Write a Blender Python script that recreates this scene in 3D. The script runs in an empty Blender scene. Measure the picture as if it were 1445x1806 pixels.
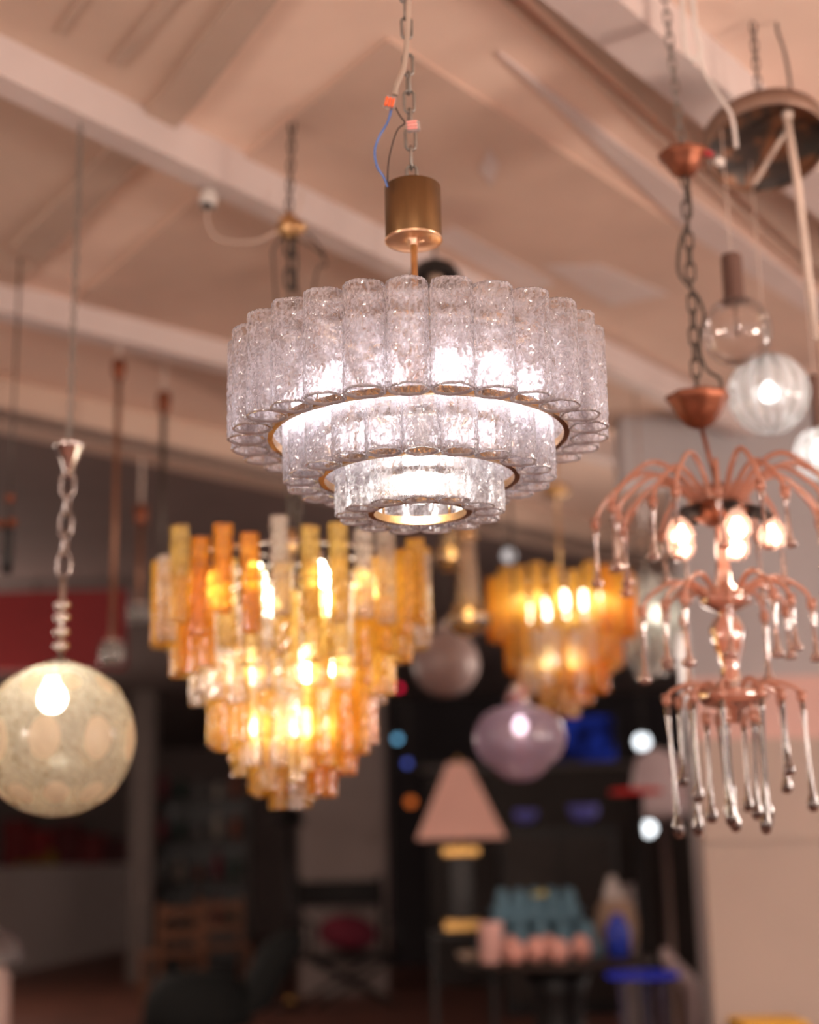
import bpy, math, random
from mathutils import Vector, Matrix, noise as mnoise
rnd = random.Random(7)
PI = math.pi
sc = bpy.context.scene
col = sc.collection
sin, cos, tan, rad = math.sin, math.cos, math.tan, math.radians

# ------------------------------------------------------------------ camera
F = 2570.0; PITCH = rad(13.2); ROLL = rad(1.25); HC = 1.25
_fw = Vector((0, cos(PITCH), sin(PITCH))); _u0 = Vector((0, -sin(PITCH), cos(PITCH))); _r0 = Vector((1, 0, 0))
_R = _r0*cos(ROLL) - _u0*sin(ROLL); _U = _r0*sin(ROLL) + _u0*cos(ROLL)
cam_d = bpy.data.cameras.new('camera'); cam = bpy.data.objects.new('camera', cam_d); col.objects.link(cam)
cam.matrix_world = Matrix(((_R.x, _U.x, -_fw.x, 0), (_R.y, _U.y, -_fw.y, 0), (_R.z, _U.z, -_fw.z, HC), (0, 0, 0, 1)))
cam_d.sensor_fit = 'VERTICAL'; cam_d.sensor_height = 36; cam_d.lens = 36*F/1806
cam_d.clip_start = .05; cam_d.clip_end = 80
cam_d.dof.use_dof = True; cam_d.dof.focus_distance = 2.09; cam_d.dof.aperture_fstop = 1.75
sc.camera = cam
CO = Vector((0, 0, HC))
def ray(px, py):
    return (_fw + _R*((px-722.5)/F) + _U*((903-py)/F))
def at(px, py, D):              # the point on the plane Y = D
    d = ray(px, py); return CO + d*(D/d.y)
def atz(px, py, z):             # the point on the plane Z = z
    d = ray(px, py); return CO + d*((z-HC)/d.z)
def mpp(px, py, D):             # metres per pixel there
    d = ray(px, py); return (D/d.y)/F

# ------------------------------------------------------------------ world, lights, exposure
w = bpy.data.worlds.new('world'); sc.world = w; w.use_nodes = True
w.node_tree.nodes['Background'].inputs[0].default_value = (1.0, .80, .72, 1)
w.node_tree.nodes['Background'].inputs[1].default_value = .95
def lamp(name, loc, power, color, radius):
    l = bpy.data.lights.new(name, 'POINT'); l.energy = power; l.color = color; l.shadow_soft_size = radius
    o = bpy.data.objects.new(name, l); col.objects.link(o); o.location = loc; return o
WARM = (1.0, .80, .68)  # tint of the unseen fill lights, added without fixtures to brighten the room
lamp('fill_light', (-2.6, .6, 1.9), 118, WARM, .25)
lamp('fill_light', (2.7, 1.6, 1.8), 180, WARM, .25)
lamp('fill_light', (.3, -1.6, 2.0), 160, WARM, .25)
lamp('fill_light', (-3.6, 4.6, 2.1), 50, WARM, .25)
lamp('fill_light', (3.6, 4.2, 1.9), 70, (1, .86, .78), .25)
lamp('fill_light', (-3.2, 9.5, 2.0), 45, WARM, .25)
lamp('fill_light', (1.3, 6.9, 2.1), 42, WARM, .25)  # fill added in view, without a fixture, to lift the lamp and table
lamp('fill_light', (-4.2, 13.0, 2.0), 70, WARM, .25)
vs = sc.view_settings
vs.view_transform = 'Standard'; vs.look = 'None'; vs.exposure = 0.0; vs.gamma = 1.0; vs.use_curve_mapping = False
cy = sc.cycles
cy.max_bounces = 8; cy.diffuse_bounces = 3; cy.glossy_bounces = 4; cy.transmission_bounces = 4; cy.transparent_max_bounces = 14
cy.caustics_reflective = False; cy.caustics_refractive = False; cy.sample_clamp_indirect = 6; cy.sample_clamp_direct = 0
cy.use_denoising = True; cy.use_adaptive_sampling = True; cy.adaptive_threshold = .14; cy.adaptive_min_samples = 16; cy.use_light_tree = False

# ------------------------------------------------------------------ materials
def new_mat(name):
    m = bpy.data.materials.new(name); m.use_nodes = True
    nt = m.node_tree; nt.nodes.clear()
    out = nt.nodes.new('ShaderNodeOutputMaterial')
    return m, nt, out
def N(nt, typ, **kw):
    n = nt.nodes.new('ShaderNode'+typ)
    for k, v in kw.items():
        if k.startswith('i_'):
            key = k[2:]
            key = int(key) if key.isdigit() else key.replace('_', ' ')
            n.inputs[key].default_value = v
        else: setattr(n, k, v)
    return n
def L(nt, a, b): nt.links.new(a, b)
def coords(nt, scale=(1, 1, 1), rand=True, kind='Object'):
    tc = N(nt, 'TexCoord'); mp = N(nt, 'Mapping'); mp.inputs['Scale'].default_value = scale
    src = tc.outputs[kind]
    if rand:
        oi = N(nt, 'ObjectInfo'); mul = N(nt, 'Math', operation='MULTIPLY', i_1=37.0)
        L(nt, oi.outputs['Random'], mul.inputs[0])
        ad = N(nt, 'VectorMath', operation='ADD'); L(nt, src, ad.inputs[0]); L(nt, mul.outputs[0], ad.inputs[1]); src = ad.outputs[0]
    L(nt, src, mp.inputs['Vector']); return mp.outputs['Vector']
def c4(c): return (c[0], c[1], c[2], 1)
def ramp(nt, fac, stops):
    r = N(nt, 'ValToRGB'); e = r.color_ramp.elements
    while len(e) < len(stops): e.new(.5)
    for el, (p, c) in zip(e, stops): el.position = p; el.color = c4(c) if not isinstance(c, (int, float)) else (c, c, c, 1)
    L(nt, fac, r.inputs[0]); return r.outputs[0]
MATS = {}
def surf(name, color, rough=.6, metal=0, vary=.12, scale=6.0, bump=.0, bscale=40.0, spec=.4, stretch=(1, 1, 1), color2=None, coat=0):
    """plain painted / wooden / metal surface with mottled colour and fine relief"""
    if name in MATS: return MATS[name]
    m, nt, out = new_mat(name)
    p = N(nt, 'BsdfPrincipled'); v = coords(nt, stretch)
    nz = N(nt, 'TexNoise', i_Scale=scale, i_Detail=5.0, i_Roughness=.6); L(nt, v, nz.inputs['Vector'])
    c2 = color2 or tuple(min(1, x*(1+vary)) for x in color); c1 = tuple(x*(1-vary) for x in color)
    L(nt, ramp(nt, nz.outputs['Fac'], [(.3, c1), (.7, c2)]), p.inputs['Base Color'])
    p.inputs['Roughness'].default_value = rough; p.inputs['Metallic'].default_value = metal
    p.inputs['Specular IOR Level'].default_value = spec; p.inputs['Coat Weight'].default_value = coat
    if bump:
        nb = N(nt, 'TexNoise', i_Scale=bscale, i_Detail=4.0); L(nt, v, nb.inputs['Vector'])
        b = N(nt, 'Bump', i_Strength=bump, i_Distance=.01); L(nt, nb.outputs['Fac'], b.inputs['Height']); L(nt, b.outputs[0], p.inputs['Normal'])
    L(nt, p.outputs[0], out.inputs[0]); MATS[name] = m; return m
def glow(name, color, strength):
    if name in MATS: return MATS[name]
    m, nt, out = new_mat(name)
    e = N(nt, 'Emission', i_Color=c4(color), i_Strength=strength); L(nt, e.outputs[0], out.inputs[0]); MATS[name] = m; return m
def glass(name, tint, body, opacity=(.25, .8), refr=.45, gloss=.12, scale=110., stretch=(1, 1, .45), bump=.6, bdist=.004, rough=.06, vor=0.0, ior=1.2, spread=(.38, .62)):
    """textured lamp glass: clear and refracting where thin, milky where the relief is thick, glossy on top"""
    if name in MATS: return MATS[name]
    m, nt, out = new_mat(name)
    v = coords(nt, stretch)
    nz = N(nt, 'TexNoise', i_Scale=scale, i_Detail=4.0, i_Roughness=.65, i_Distortion=.8); L(nt, v, nz.inputs['Vector'])
    h = nz.outputs['Fac']
    if vor:
        vo = N(nt, 'TexVoronoi', i_Scale=scale*vor); vo.feature = 'DISTANCE_TO_EDGE'; L(nt, v, vo.inputs['Vector'])
        ml = N(nt, 'Math', operation='MULTIPLY', i_1=1.2); L(nt, vo.outputs['Distance'], ml.inputs[0])
        ad = N(nt, 'Math', operation='ADD'); L(nt, h, ad.inputs[0]); L(nt, ml.outputs[0], ad.inputs[1]); hb = ad.outputs[0]
    else: hb = h
    b = N(nt, 'Bump', i_Strength=bump, i_Distance=bdist); L(nt, hb, b.inputs['Height'])
    op = ramp(nt, h, [(spread[0], opacity[0]), (spread[1], opacity[1])])
    tr = N(nt, 'BsdfTransparent', i_Color=c4(tint))
    rf = N(nt, 'BsdfRefraction', i_Color=c4(tint), i_Roughness=.02, i_IOR=ior); L(nt, b.outputs[0], rf.inputs['Normal'])
    clear = N(nt, 'MixShader', i_0=refr); L(nt, tr.outputs[0], clear.inputs[1])
    if refr: L(nt, rf.outputs[0], clear.inputs[2])
    else: clear = tr; nt.nodes.remove(rf)
    tl = N(nt, 'BsdfTranslucent', i_Color=c4(body)); df = N(nt, 'BsdfDiffuse', i_Color=c4(body))
    L(nt, b.outputs[0], tl.inputs['Normal']); L(nt, b.outputs[0], df.inputs['Normal'])
    milk = N(nt, 'MixShader', i_0=.35); L(nt, tl.outputs[0], milk.inputs[1]); L(nt, df.outputs[0], milk.inputs[2])
    mx = N(nt, 'MixShader'); L(nt, op, mx.inputs[0]); L(nt, clear.outputs[0], mx.inputs[1]); L(nt, milk.outputs[0], mx.inputs[2])
    if gloss:
        lw = N(nt, 'LayerWeight', i_Blend=.25); L(nt, b.outputs[0], lw.inputs['Normal'])
        mr = N(nt, 'MapRange', i_To_Min=gloss*.5, i_To_Max=min(1, gloss*4)); L(nt, lw.outputs['Fresnel'], mr.inputs['Value'])
        gl = N(nt, 'BsdfGlossy', i_Roughness=rough); L(nt, b.outputs[0], gl.inputs['Normal'])
        m2 = N(nt, 'MixShader'); L(nt, mr.outputs[0], m2.inputs[0]); L(nt, mx.outputs[0], m2.inputs[1]); L(nt, gl.outputs[0], m2.inputs[2]); mx = m2
    L(nt, mx.outputs[0], out.inputs[0]); MATS[name] = m; return m

def relief_glass(name, tint, body, opacity=(.1, .88), gloss=.09, rough=.1, diffuse=.35, refr=0, ior=1.2):
    """lamp glass whose relief is modelled: clear where thin, milky where the mesh attribute "milk" says it is thick"""
    if name in MATS: return MATS[name]
    m, nt, out = new_mat(name)
    at_ = N(nt, 'Attribute', attribute_name='milk')
    mr0 = N(nt, 'MapRange', i_To_Min=opacity[0], i_To_Max=opacity[1]); L(nt, at_.outputs['Fac'], mr0.inputs['Value'])
    tr = N(nt, 'BsdfTransparent', i_Color=c4(tint)); tl = N(nt, 'BsdfTranslucent', i_Color=c4(body)); df = N(nt, 'BsdfDiffuse', i_Color=c4(body))
    clear = tr
    if refr:
        rf = N(nt, 'BsdfRefraction', i_Color=c4(tint), i_Roughness=.05, i_IOR=ior); clear = N(nt, 'MixShader', i_0=refr); L(nt, tr.outputs[0], clear.inputs[1]); L(nt, rf.outputs[0], clear.inputs[2])
    milk = N(nt, 'MixShader', i_0=diffuse); L(nt, tl.outputs[0], milk.inputs[1]); L(nt, df.outputs[0], milk.inputs[2])
    mx = N(nt, 'MixShader'); L(nt, mr0.outputs[0], mx.inputs[0]); L(nt, clear.outputs[0], mx.inputs[1]); L(nt, milk.outputs[0], mx.inputs[2])
    lw = N(nt, 'LayerWeight', i_Blend=.25)
    mr = N(nt, 'MapRange', i_To_Min=gloss*.5, i_To_Max=min(1, gloss*4)); L(nt, lw.outputs['Fresnel'], mr.inputs['Value'])
    gl = N(nt, 'BsdfGlossy', i_Roughness=rough)
    m2 = N(nt, 'MixShader'); L(nt, mr.outputs[0], m2.inputs[0]); L(nt, mx.outputs[0], m2.inputs[1]); L(nt, gl.outputs[0], m2.inputs[2])
    L(nt, m2.outputs[0], out.inputs[0]); MATS[name] = m; return m
def set_milk(me, values):
    a = me.attributes.new('milk', 'FLOAT', 'POINT'); a.data.foreach_set('value', values)
# ------------------------------------------------------------------ mesh helpers
class MB:
    def __init__(s): s.v = []; s.f = []; s.mi = []; s.sm = []
    def add(s, vs, fs, mi=0, smooth=True):
        o = len(s.v); s.v += [tuple(p) for p in vs]
        for f in fs: s.f.append(tuple(i+o for i in f)); s.mi.append(mi); s.sm.append(smooth)
        return s
    def box(s, c, d, rz=0, mi=0, M=None, bevel=0):
        hx, hy, hz = d[0]/2, d[1]/2, d[2]/2
        if bevel:
            e = min(bevel, hx*.9, hy*.9, hz*.9); vs = []
            for z, k in ((-hz, e), (-hz+e, 0), (hz-e, 0), (hz, e)):
                for x, y in ((-hx+k, -hy+k+e*(k == 0)), (-hx+k+e*(k == 0), -hy+k), (hx-k-e*(k == 0), -hy+k), (hx-k, -hy+k+e*(k == 0)),
                             (hx-k, hy-k-e*(k == 0)), (hx-k-e*(k == 0), hy-k), (-hx+k+e*(k == 0), hy-k), (-hx+k, hy-k-e*(k == 0))):
                    vs.append(Vector((x, y, z)))
            fs = [tuple(range(7, -1, -1)), tuple(range(24, 32))]
            for j in range(3):
                for i in range(8): fs.append((j*8+i, j*8+(i+1) % 8, (j+1)*8+(i+1) % 8, (j+1)*8+i))
        else:
            vs = [Vector((x, y, z)) for z in (-hz, hz) for x, y in ((-hx, -hy), (hx, -hy), (hx, hy), (-hx, hy))]
            fs = [(3, 2, 1, 0), (4, 5, 6, 7), (0, 1, 5, 4), (1, 2, 6, 5), (2, 3, 7, 6), (3, 0, 4, 7)]
        R = M if M is not None else Matrix.Rotation(rz, 3, 'Z')
        return s.add([R @ p + Vector(c) for p in vs], fs, mi, False)
    def lathe(s, prof, n=24, c=(0, 0, 0), mi=0, axis=None, smooth=True, cap=False, lobes=0, amp=0, close=False):
        R = axis_mat(axis) if axis is not None else Matrix.Identity(3)
        vs = []; fs = []
        for r, z in prof:
            for i in range(n):
                a = 2*PI*i/n; k = 1+amp*cos(lobes*a) if lobes else 1
                vs.append(R @ Vector((r*k*cos(a), r*k*sin(a), z)) + Vector(c))
        m = len(prof)
        for j in range(m if close else m-1):
            j2 = (j+1) % m
            for i in range(n):
                i2 = (i+1) % n; fs.append((j*n+i, j*n+i2, j2*n+i2, j2*n+i))
        s.add(vs, fs, mi, smooth)
        if cap:
            o = len(s.v)-len(vs)
            s.f.append(tuple(o+i for i in range(n-1, -1, -1))); s.f.append(tuple(o+(m-1)*n+i for i in range(n))); s.mi += [mi, mi]; s.sm += [False, False]
        return s
    def tube(s, path, r, n=8, mi=0, cap=True):
        P = [Vector(p) for p in path]; m = len(P)
        rs = r if isinstance(r, (list, tuple)) else [r]*m
        vs = []; fs = []; up = None
        for j in range(m):
            t = (P[min(j+1, m-1)]-P[max(j-1, 0)])
            if t.length < 1e-9: t = Vector((0, 0, 1))
            t.normalize()
            if up is None: up = t.orthogonal().normalized()
            else:
                up = up - t*up.dot(t)
                up = up.normalized() if up.length > 1e-6 else t.orthogonal().normalized()
            b = t.cross(up)
            for i in range(n):
                a = 2*PI*i/n; vs.append(P[j] + (up*cos(a)+b*sin(a))*rs[j])
        for j in range(m-1):
            for i in range(n):
                i2 = (i+1) % n; fs.append((j*n+i, j*n+i2, (j+1)*n+i2, (j+1)*n+i))
        s.add(vs, fs, mi, True)
        if cap:
            o = len(s.v)-len(vs)
            s.f.append(tuple(o+i for i in range(n-1, -1, -1))); s.f.append(tuple(o+(m-1)*n+i for i in range(n))); s.mi += [mi, mi]; s.sm += [False, False]
        return s
    def ball(s, c, r, n=20, m=12, mi=0, M=None):
        rx, ry, rz = r if isinstance(r, (tuple, list)) else (r, r, r)
        vs = []; fs = []
        for j in range(m+1):
            t = PI*j/m
            for i in range(n):
                a = 2*PI*i/n; p = Vector((rx*sin(t)*cos(a), ry*sin(t)*sin(a), rz*cos(t)))
                vs.append((M @ p if M is not None else p) + Vector(c))
        for j in range(m):
            for i in range(n):
                i2 = (i+1) % n; fs.append((j*n+i, (j+1)*n+i, (j+1)*n+i2, j*n+i2))
        return s.add(vs, fs, mi, True)
    def torus(s, R, r, n=32, k=8, c=(0, 0, 0), mi=0, M=None, sx=1, sy=1):
        vs = []; fs = []
        for i in range(n):
            a = 2*PI*i/n
            for j in range(k):
                b = 2*PI*j/k; p = Vector(((R+r*cos(b))*cos(a)*sx, (R+r*cos(b))*sin(a)*sy, r*sin(b)))
                vs.append((M @ p if M is not None else p)+Vector(c))
        for i in range(n):
            for j in range(k):
                fs.append((i*k+j, ((i+1) % n)*k+j, ((i+1) % n)*k+(j+1) % k, i*k+(j+1) % k))
        return s.add(vs, fs, mi, True)
    def mesh(s, name, mats):
        me = bpy.data.meshes.new(name); me.from_pydata(s.v, [], s.f)
        me.polygons.foreach_set('material_index', s.mi); me.polygons.foreach_set('use_smooth', s.sm)
        for m in (mats if isinstance(mats, (list, tuple)) else [mats]): me.materials.append(m)
        me.update(); return me
    def build(s, name, mats, parent=None, loc=None, rot=None):
        return put(name, s.mesh(name, mats), parent, loc, rot)
def axis_mat(axis):
    return Vector((0, 0, 1)).rotation_difference(Vector(axis).normalized()).to_matrix()
def put(name, me, parent=None, loc=None, rot=None, scale=None):
    o = bpy.data.objects.new(name, me); col.objects.link(o)
    if parent: o.parent = parent
    if loc is not None: o.location = loc
    if rot is not None: o.rotation_euler = rot
    if scale is not None: o.scale = scale
    return o
def tag(o, label, cat=None, group=None, kind=None):
    o['label'] = label
    if cat: o['category'] = cat
    if group: o['group'] = group
    if kind: o['kind'] = kind
    return o
def thing(name, label, cat, loc=(0, 0, 0), rz=0, group=None):
    o = bpy.data.objects.new(name, None); col.objects.link(o); o.empty_display_size = .05
    o.location = loc; o.rotation_euler = (0, 0, rz); return tag(o, label, cat, group)
def smooth_path(pts, n=8):
    P = [Vector(p) for p in pts]; out = []
    for i in range(len(P)-1):
        p0 = P[max(i-1, 0)]; p1 = P[i]; p2 = P[i+1]; p3 = P[min(i+2, len(P)-1)]
        for k in range(n):
            t = k/n
            out.append(.5*((2*p1)+(p2-p0)*t+(2*p0-5*p1+4*p2-p3)*t*t+(3*p1-p0-3*p2+p3)*t**3))
    out.append(P[-1]); return out
def link_mesh(name, m, half_w=.0085, half_l=.02, wire=.0028):
    b = MB(); pts = []
    for i in range(16):
        a = 2*PI*i/16; s_ = half_l-half_w
        pts.append((half_w*cos(a), 0, half_w*sin(a)+(s_ if sin(a) >= 0 else -s_)))
    pts.append(pts[0]); b.tube(pts, wire, 6, cap=False); return b.mesh(name, m)
def chain(parent, p0, p1, me, pitch, twist=0):
    """a run of interlocked links between two points, each link an object under one chain part"""
    p0, p1 = Vector(p0), Vector(p1); d = p1-p0; n = max(2, int(round(d.length/pitch))); q = Vector((0, 0, 1)).rotation_difference(d.normalized())
    c = bpy.data.objects.new('chain', None); col.objects.link(c); c.parent = parent; c.empty_display_size = .02
    for i in range(n):
        o = put('chain_link', me, c, p0+d*((i+.5)/n)); o.rotation_euler = (q.to_matrix() @ Matrix.Rotation(twist+(i % 2)*PI/2+rnd.uniform(-.25, .25), 3, 'Z')).to_euler()
    return c
# ==BASE END==
# ------------------------------------------------------------------ the setting
H = 3.25                                  # light ceiling
M_ceil = surf('ceiling_paint', (.90, .69, .57), .75, vary=.07, scale=1.6, bump=.15, bscale=9)
M_ceil2 = surf('ceiling_brown_tone', (.64, .49, .395), .7, vary=.08, scale=2.0, bump=.12, bscale=12)  # duller brown tone for the outer boards and last beam
M_beam = surf('beam_paint', (.70, .60, .57), .6, vary=.07, scale=3.0, bump=.1, bscale=18)
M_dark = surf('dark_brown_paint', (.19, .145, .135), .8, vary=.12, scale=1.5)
def slab(name, poly, z0, z1, m, parent=None):
    """a horizontal plate with the outline POLY (list of x, y) between two heights"""
    n = len(poly); b = MB()
    b.add([(x, y, z0) for x, y in poly]+[(x, y, z1) for x, y in poly],
          [tuple(range(n-1, -1, -1)), tuple(range(n, 2*n))]+[(i, (i+1) % n, n+(i+1) % n, n+i) for i in range(n)], 0, False)
    return b.build(name, m, parent)
def bar(name, a, b_, width, z0, z1, m, parent=None, ext=(0, 0), side=1):
    """a beam whose near lower edge runs from A to B (x, y); it reaches WIDTH beyond that edge"""
    a = Vector((a[0], a[1])); b_ = Vector((b_[0], b_[1])); d = (b_-a).normalized(); nrm = Vector((-d.y, d.x))*side
    a = a-d*ext[0]; b_ = b_+d*ext[1]
    return slab(name, [tuple(a), tuple(b_), tuple(b_+nrm*width), tuple(a+nrm*width)][::side], z0, z1, m, parent)
ceil_ = slab('ceiling', [(-9, -4), (9, -4), (9, 26), (-9, 26)], H, H+.15, M_ceil); ceil_['kind'] = 'structure'; ceil_['label'] = 'pinkish white boarded ceiling crossed by painted beams'
def cbar(p0, p1, width, drop, m, ext=(2, 2), name='beam', side=1):
    width *= .56; drop *= .56; ext = (ext[0]*.56, ext[1]*.56)
    z = H-drop; a = atz(*p0, z); b = atz(*p1, z)
    return bar(name, a.xy, b.xy, width, z, H+.01, m, ceil_, ext, side)
A0, A1 = (0, 132), (668, 452)
cbar(A0, A1, .15, .22, M_beam, (1.5, 12))                    # long white beam
cbar((0, 548), (412, 648), .16, .20, M_beam, (2, 14))          # second beam
cbar((0, 742), (412, 832), .30, .34, M_ceil2, (2, 20))          # last beam before the dark part
cbar((1092, 0), (1445, 300), .24, .22, M_beam, (1.0, 2.5), side=1)     # beam over the right
# boards: a light mitred frame, darker boards outside it and a tan panel inside it
M_tan = surf('ceiling_tan_tone', (.68, .505, .41), .7, vary=.09, scale=2.2, bump=.12, bscale=12)  # darker tan tone for the inner panel and right strip
M_umb = surf('ceiling_umber_board', (.54, .41, .33), .7, vary=.10, scale=3.0, bump=.12, bscale=14)
def plate(pix, drop, m):
    return slab('board', [tuple(atz(x, y, H-drop).xy) for x, y in pix], H-drop, H+.01, m, ceil_)
plate([(522, -40), (345, 190), (75, 462), (-150, 690), (-700, 420), (-300, -320)], .014, M_ceil2)
plate([(442, -40), (522, -40), (345, 190), (75, 462), (20, 440), (285, 172)], .034, M_umb)
plate([(322, -40), (350, -40), (215, 118), (196, 112)], .026, M_umb)
plate([(168, -40), (182, -40), (112, 62), (100, 56)], .022, M_umb)
plate([(686, 72), (470, 246), (250, 432), (96, 566), (412, 712), (1000, 780), (1445, 640), (1445, 566), (1222, 418), (960, 248)], .012, M_tan)
plate([(898, -40), (968, -40), (1445, 372), (1600, 500), (1600, 620), (1445, 480)], .034, M_umb)
plate([(968, -40), (1088, -40), (1445, 286), (1445, 372)], .016, M_tan)
plate([(838, -40), (850, -40), (1445, 492), (1445, 505)], .02, M_ceil2)
plate([(1010, -40), (1024, -40), (1445, 326), (1445, 340)], .028, M_umb)
plate([(880, 96), (1445, 523), (1600, 650), (1600, 668), (1222, 417)], .013, M_beam)
for pix in ([(760, 418), (800, 402), (980, 500), (930, 520)], [(960, 470), (1060, 468), (1180, 520), (1080, 540)], [(845, 300), (862, 262), (880, 290), (868, 330)]):
    plate(pix, .016, M_beam)
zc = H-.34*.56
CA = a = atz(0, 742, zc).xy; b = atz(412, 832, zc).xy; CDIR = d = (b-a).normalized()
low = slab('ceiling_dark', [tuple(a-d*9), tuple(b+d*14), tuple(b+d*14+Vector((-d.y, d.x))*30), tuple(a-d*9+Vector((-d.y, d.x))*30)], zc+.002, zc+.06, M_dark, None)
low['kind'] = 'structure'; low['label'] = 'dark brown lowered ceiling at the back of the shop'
M_floor, nt, out = new_mat('floor_wood')
p = N(nt, 'BsdfPrincipled', i_Roughness=.55); v = coords(nt, (1, 1, 1), False)
wv = N(nt, 'TexNoise', i_Scale=3.0, i_Detail=5.0); L(nt, v, wv.inputs['Vector'])
L(nt, ramp(nt, wv.outputs['Fac'], [(.35, (.12, .044, .030)), (.65, (.20, .073, .047))]), p.inputs['Base Color']); L(nt, p.outputs[0], out.inputs[0])
fl = slab('floor', [(-9, -4), (9, -4), (9, 26), (-9, 26)], -.1, 0, M_floor); fl['kind'] = 'structure'; fl['label'] = 'dark reddish brown wooden shop floor'
def wall(name, lo, hi, m, label):
    o = MB().box([(lo[i]+hi[i])/2 for i in range(3)], [hi[i]-lo[i] for i in range(3)]).build(name, m); o['kind'] = 'structure'; o['label'] = label; return o
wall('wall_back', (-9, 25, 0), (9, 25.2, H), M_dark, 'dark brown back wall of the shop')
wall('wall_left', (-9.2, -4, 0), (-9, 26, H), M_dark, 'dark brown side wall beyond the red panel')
M_grey = surf('grey_wall', (.42, .40, .41), .7, vary=.06, scale=2.0)
M_beige = surf('beige_panel', (.48, .395, .34), .6, vary=.05, scale=1.2)
M_pink = surf('pink_stripe_glow', (.70, .45, .40), .6, vary=.06, scale=1.5)  # pink stripe with the lamp glow on the wall put into its colour
def ceil_z(x, y):
    s_ = (Vector((x, y))-CA).dot(Vector((-CDIR.y, CDIR.x)))
    return zc if s_ > 0.15 else H
# ==P1 END==
# ------------------------------------------------------------------ main chandelier
M_brass = surf('brass', (.62, .40, .20), .28, 1.0, vary=.12, scale=30, bump=.05, bscale=200)
M_cup = surf('brass_worn', (.19, .115, .055), .42, 1.0, vary=.18, scale=25, stretch=(1, 1, .15), bump=.06, bscale=120)
M_cupd = surf('brass_polished', (.85, .55, .34), .30, 1.0, vary=.08, scale=40, bump=.10, bscale=60)
M_steel = surf('chain_steel', (.30, .29, .27), .4, .9, vary=.15, scale=60)
M_ice = relief_glass('ice_glass', (.985, .975, .985), (.98, .945, .97), (.08, .82), .14, .08, .14, .45, 1.18)
M_rim = relief_glass('ice_glass_rim', (.98, .97, .98), (1, .99, 1), (.6, 1.0), .3, .12, .4)
def tube_mesh(r, length, seed, wall=.0034, n=104, dz=.00155):
    m = int(length/dz); b = MB(); outer = []; milk = []; ends = {0: [], m: []}
    for j in range(m+1):
        z = -length/2+length*j/m
        for i in range(n):
            a = 2*PI*i/n; x, y = r*cos(a), r*sin(a)
            wx = .0025*mnoise.noise(Vector((x*160+seed, y*160, z*160)))
            h = mnoise.noise(Vector((x*250+wx*300, y*250+seed*5.3, z*95+wx*400)))          # drawn-out streaks
            h2 = mnoise.noise(Vector((x*115+seed*2.1, y*115, z*100)))                         # blisters
            rg = 1-abs(mnoise.noise(Vector((x*135+seed, y*135+wx*300, z*105))))*4.5           # thin curling ridges
            q = r + .0008*h + .0008*h2 + .0010*max(0, rg) + .0005*mnoise.noise(Vector((x*40, y*40+seed, z*30)))
            k = .24+.85*h+.40*h2+.85*max(0, rg)
            zz = z
            if j in (0, m): zz += .0012*mnoise.noise(Vector((x*60, y*60, seed*9.7))); q -= .0006; ends[j].append((a, q, zz))
            outer.append((q*cos(a), q*sin(a), zz)); milk.append(min(1, max(0, k)))
    ou = [(j*n+i, j*n+(i+1) % n, (j+1)*n+(i+1) % n, (j+1)*n+i) for j in range(m) for i in range(n)]
    b.add(outer, ou, 0)
    for j, s_ in ((0, 1), (m, -1)):                           # the thick cut lip at either end
        o = [Vector((q*cos(a), q*sin(a), z)) for a, q, z in ends[j]]; q = [Vector(((q-wall)*cos(a), (q-wall)*sin(a), z)) for a, q, z in ends[j]]; t = [p+Vector((0, 0, .004*s_)) for p in q]
        fs = [(i, n+i, n+(i+1) % n, (i+1) % n) for i in range(n)]+[(n+i, 2*n+i, 2*n+(i+1) % n, n+(i+1) % n) for i in range(n)]
        b.add(o+q+t, fs if s_ > 0 else [f[::-1] for f in fs], 1); milk += [.75]*(3*n)
    me = b.mesh('glass_tube', [M_ice, M_rim]); set_milk(me, milk); return me
CX, CD = .0165, 2.2
ch = thing('tube_chandelier', 'three-tier chandelier of clear textured glass tubes with brass rings, in focus at the centre', 'chandelier', (CX, CD, HC))
Z = lambda k: k*CD
TIERS = [(27, .2675, .0303, .6285, -.0503, .158), (21, .1850, .0271, .5620, .02, .100), (13, .1064, .0250, .5085, .0, .085)]
for n, R_, r_, zb, th, LEN in TIERS:
    ms = [tube_mesh(r_, LEN, s+n) for s in range(4)]
    for k in range(n):
        a = th+2*PI*k/n
        put('glass_tube', ms[k % 4], ch, (R_*sin(a), -R_*cos(a), zb+LEN/2+rnd.uniform(-.001, .001)), (rnd.uniform(-.012, .012), rnd.uniform(-.012, .012), rnd.uniform(0, 6.28)))
    # flat brass ring hugging the inside of the tubes at their foot, and the carrying ring with hooks above
    ri = R_-r_-.001
    b = MB(); b.lathe([(ri, zb+.004), (ri, zb+.016), (ri-.0085, zb+.016), (ri-.0085, zb+.004)], 96, close=True, smooth=False); b.build('brass_ring', M_brass, ch)
    b = MB(); zt = zb+LEN-.03
    b.lathe([(ri+.0, zt-.006), (ri+.0, zt+.006), (ri-.004, zt+.006), (ri-.004, zt-.006)], 72, close=True, smooth=False); b.build('carrying_ring', M_brass, ch)
    for k in range(n):
        a = th+2*PI*k/n; s_, c_ = sin(a), -cos(a)
        b = MB(); b.tube([((ri-.002)*s_, (ri-.002)*c_, zt), ((ri+.004)*s_, (ri+.004)*c_, zt+.012), ((ri+.007)*s_, (ri+.007)*c_, zt+.004)], .0011, 5)
        b.build('hook', M_brass, ch)
    for k in range(4):                                        # uprights tie the foot ring to the carrying ring
        a = PI/4+k*PI/2+.1; x, y = (ri-.006)*sin(a), -(ri-.006)*cos(a)
        MB().tube([(x, y, zb+.008), (x, y, zt)], .0022, 6).build('upright', M_brass, ch)
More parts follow.
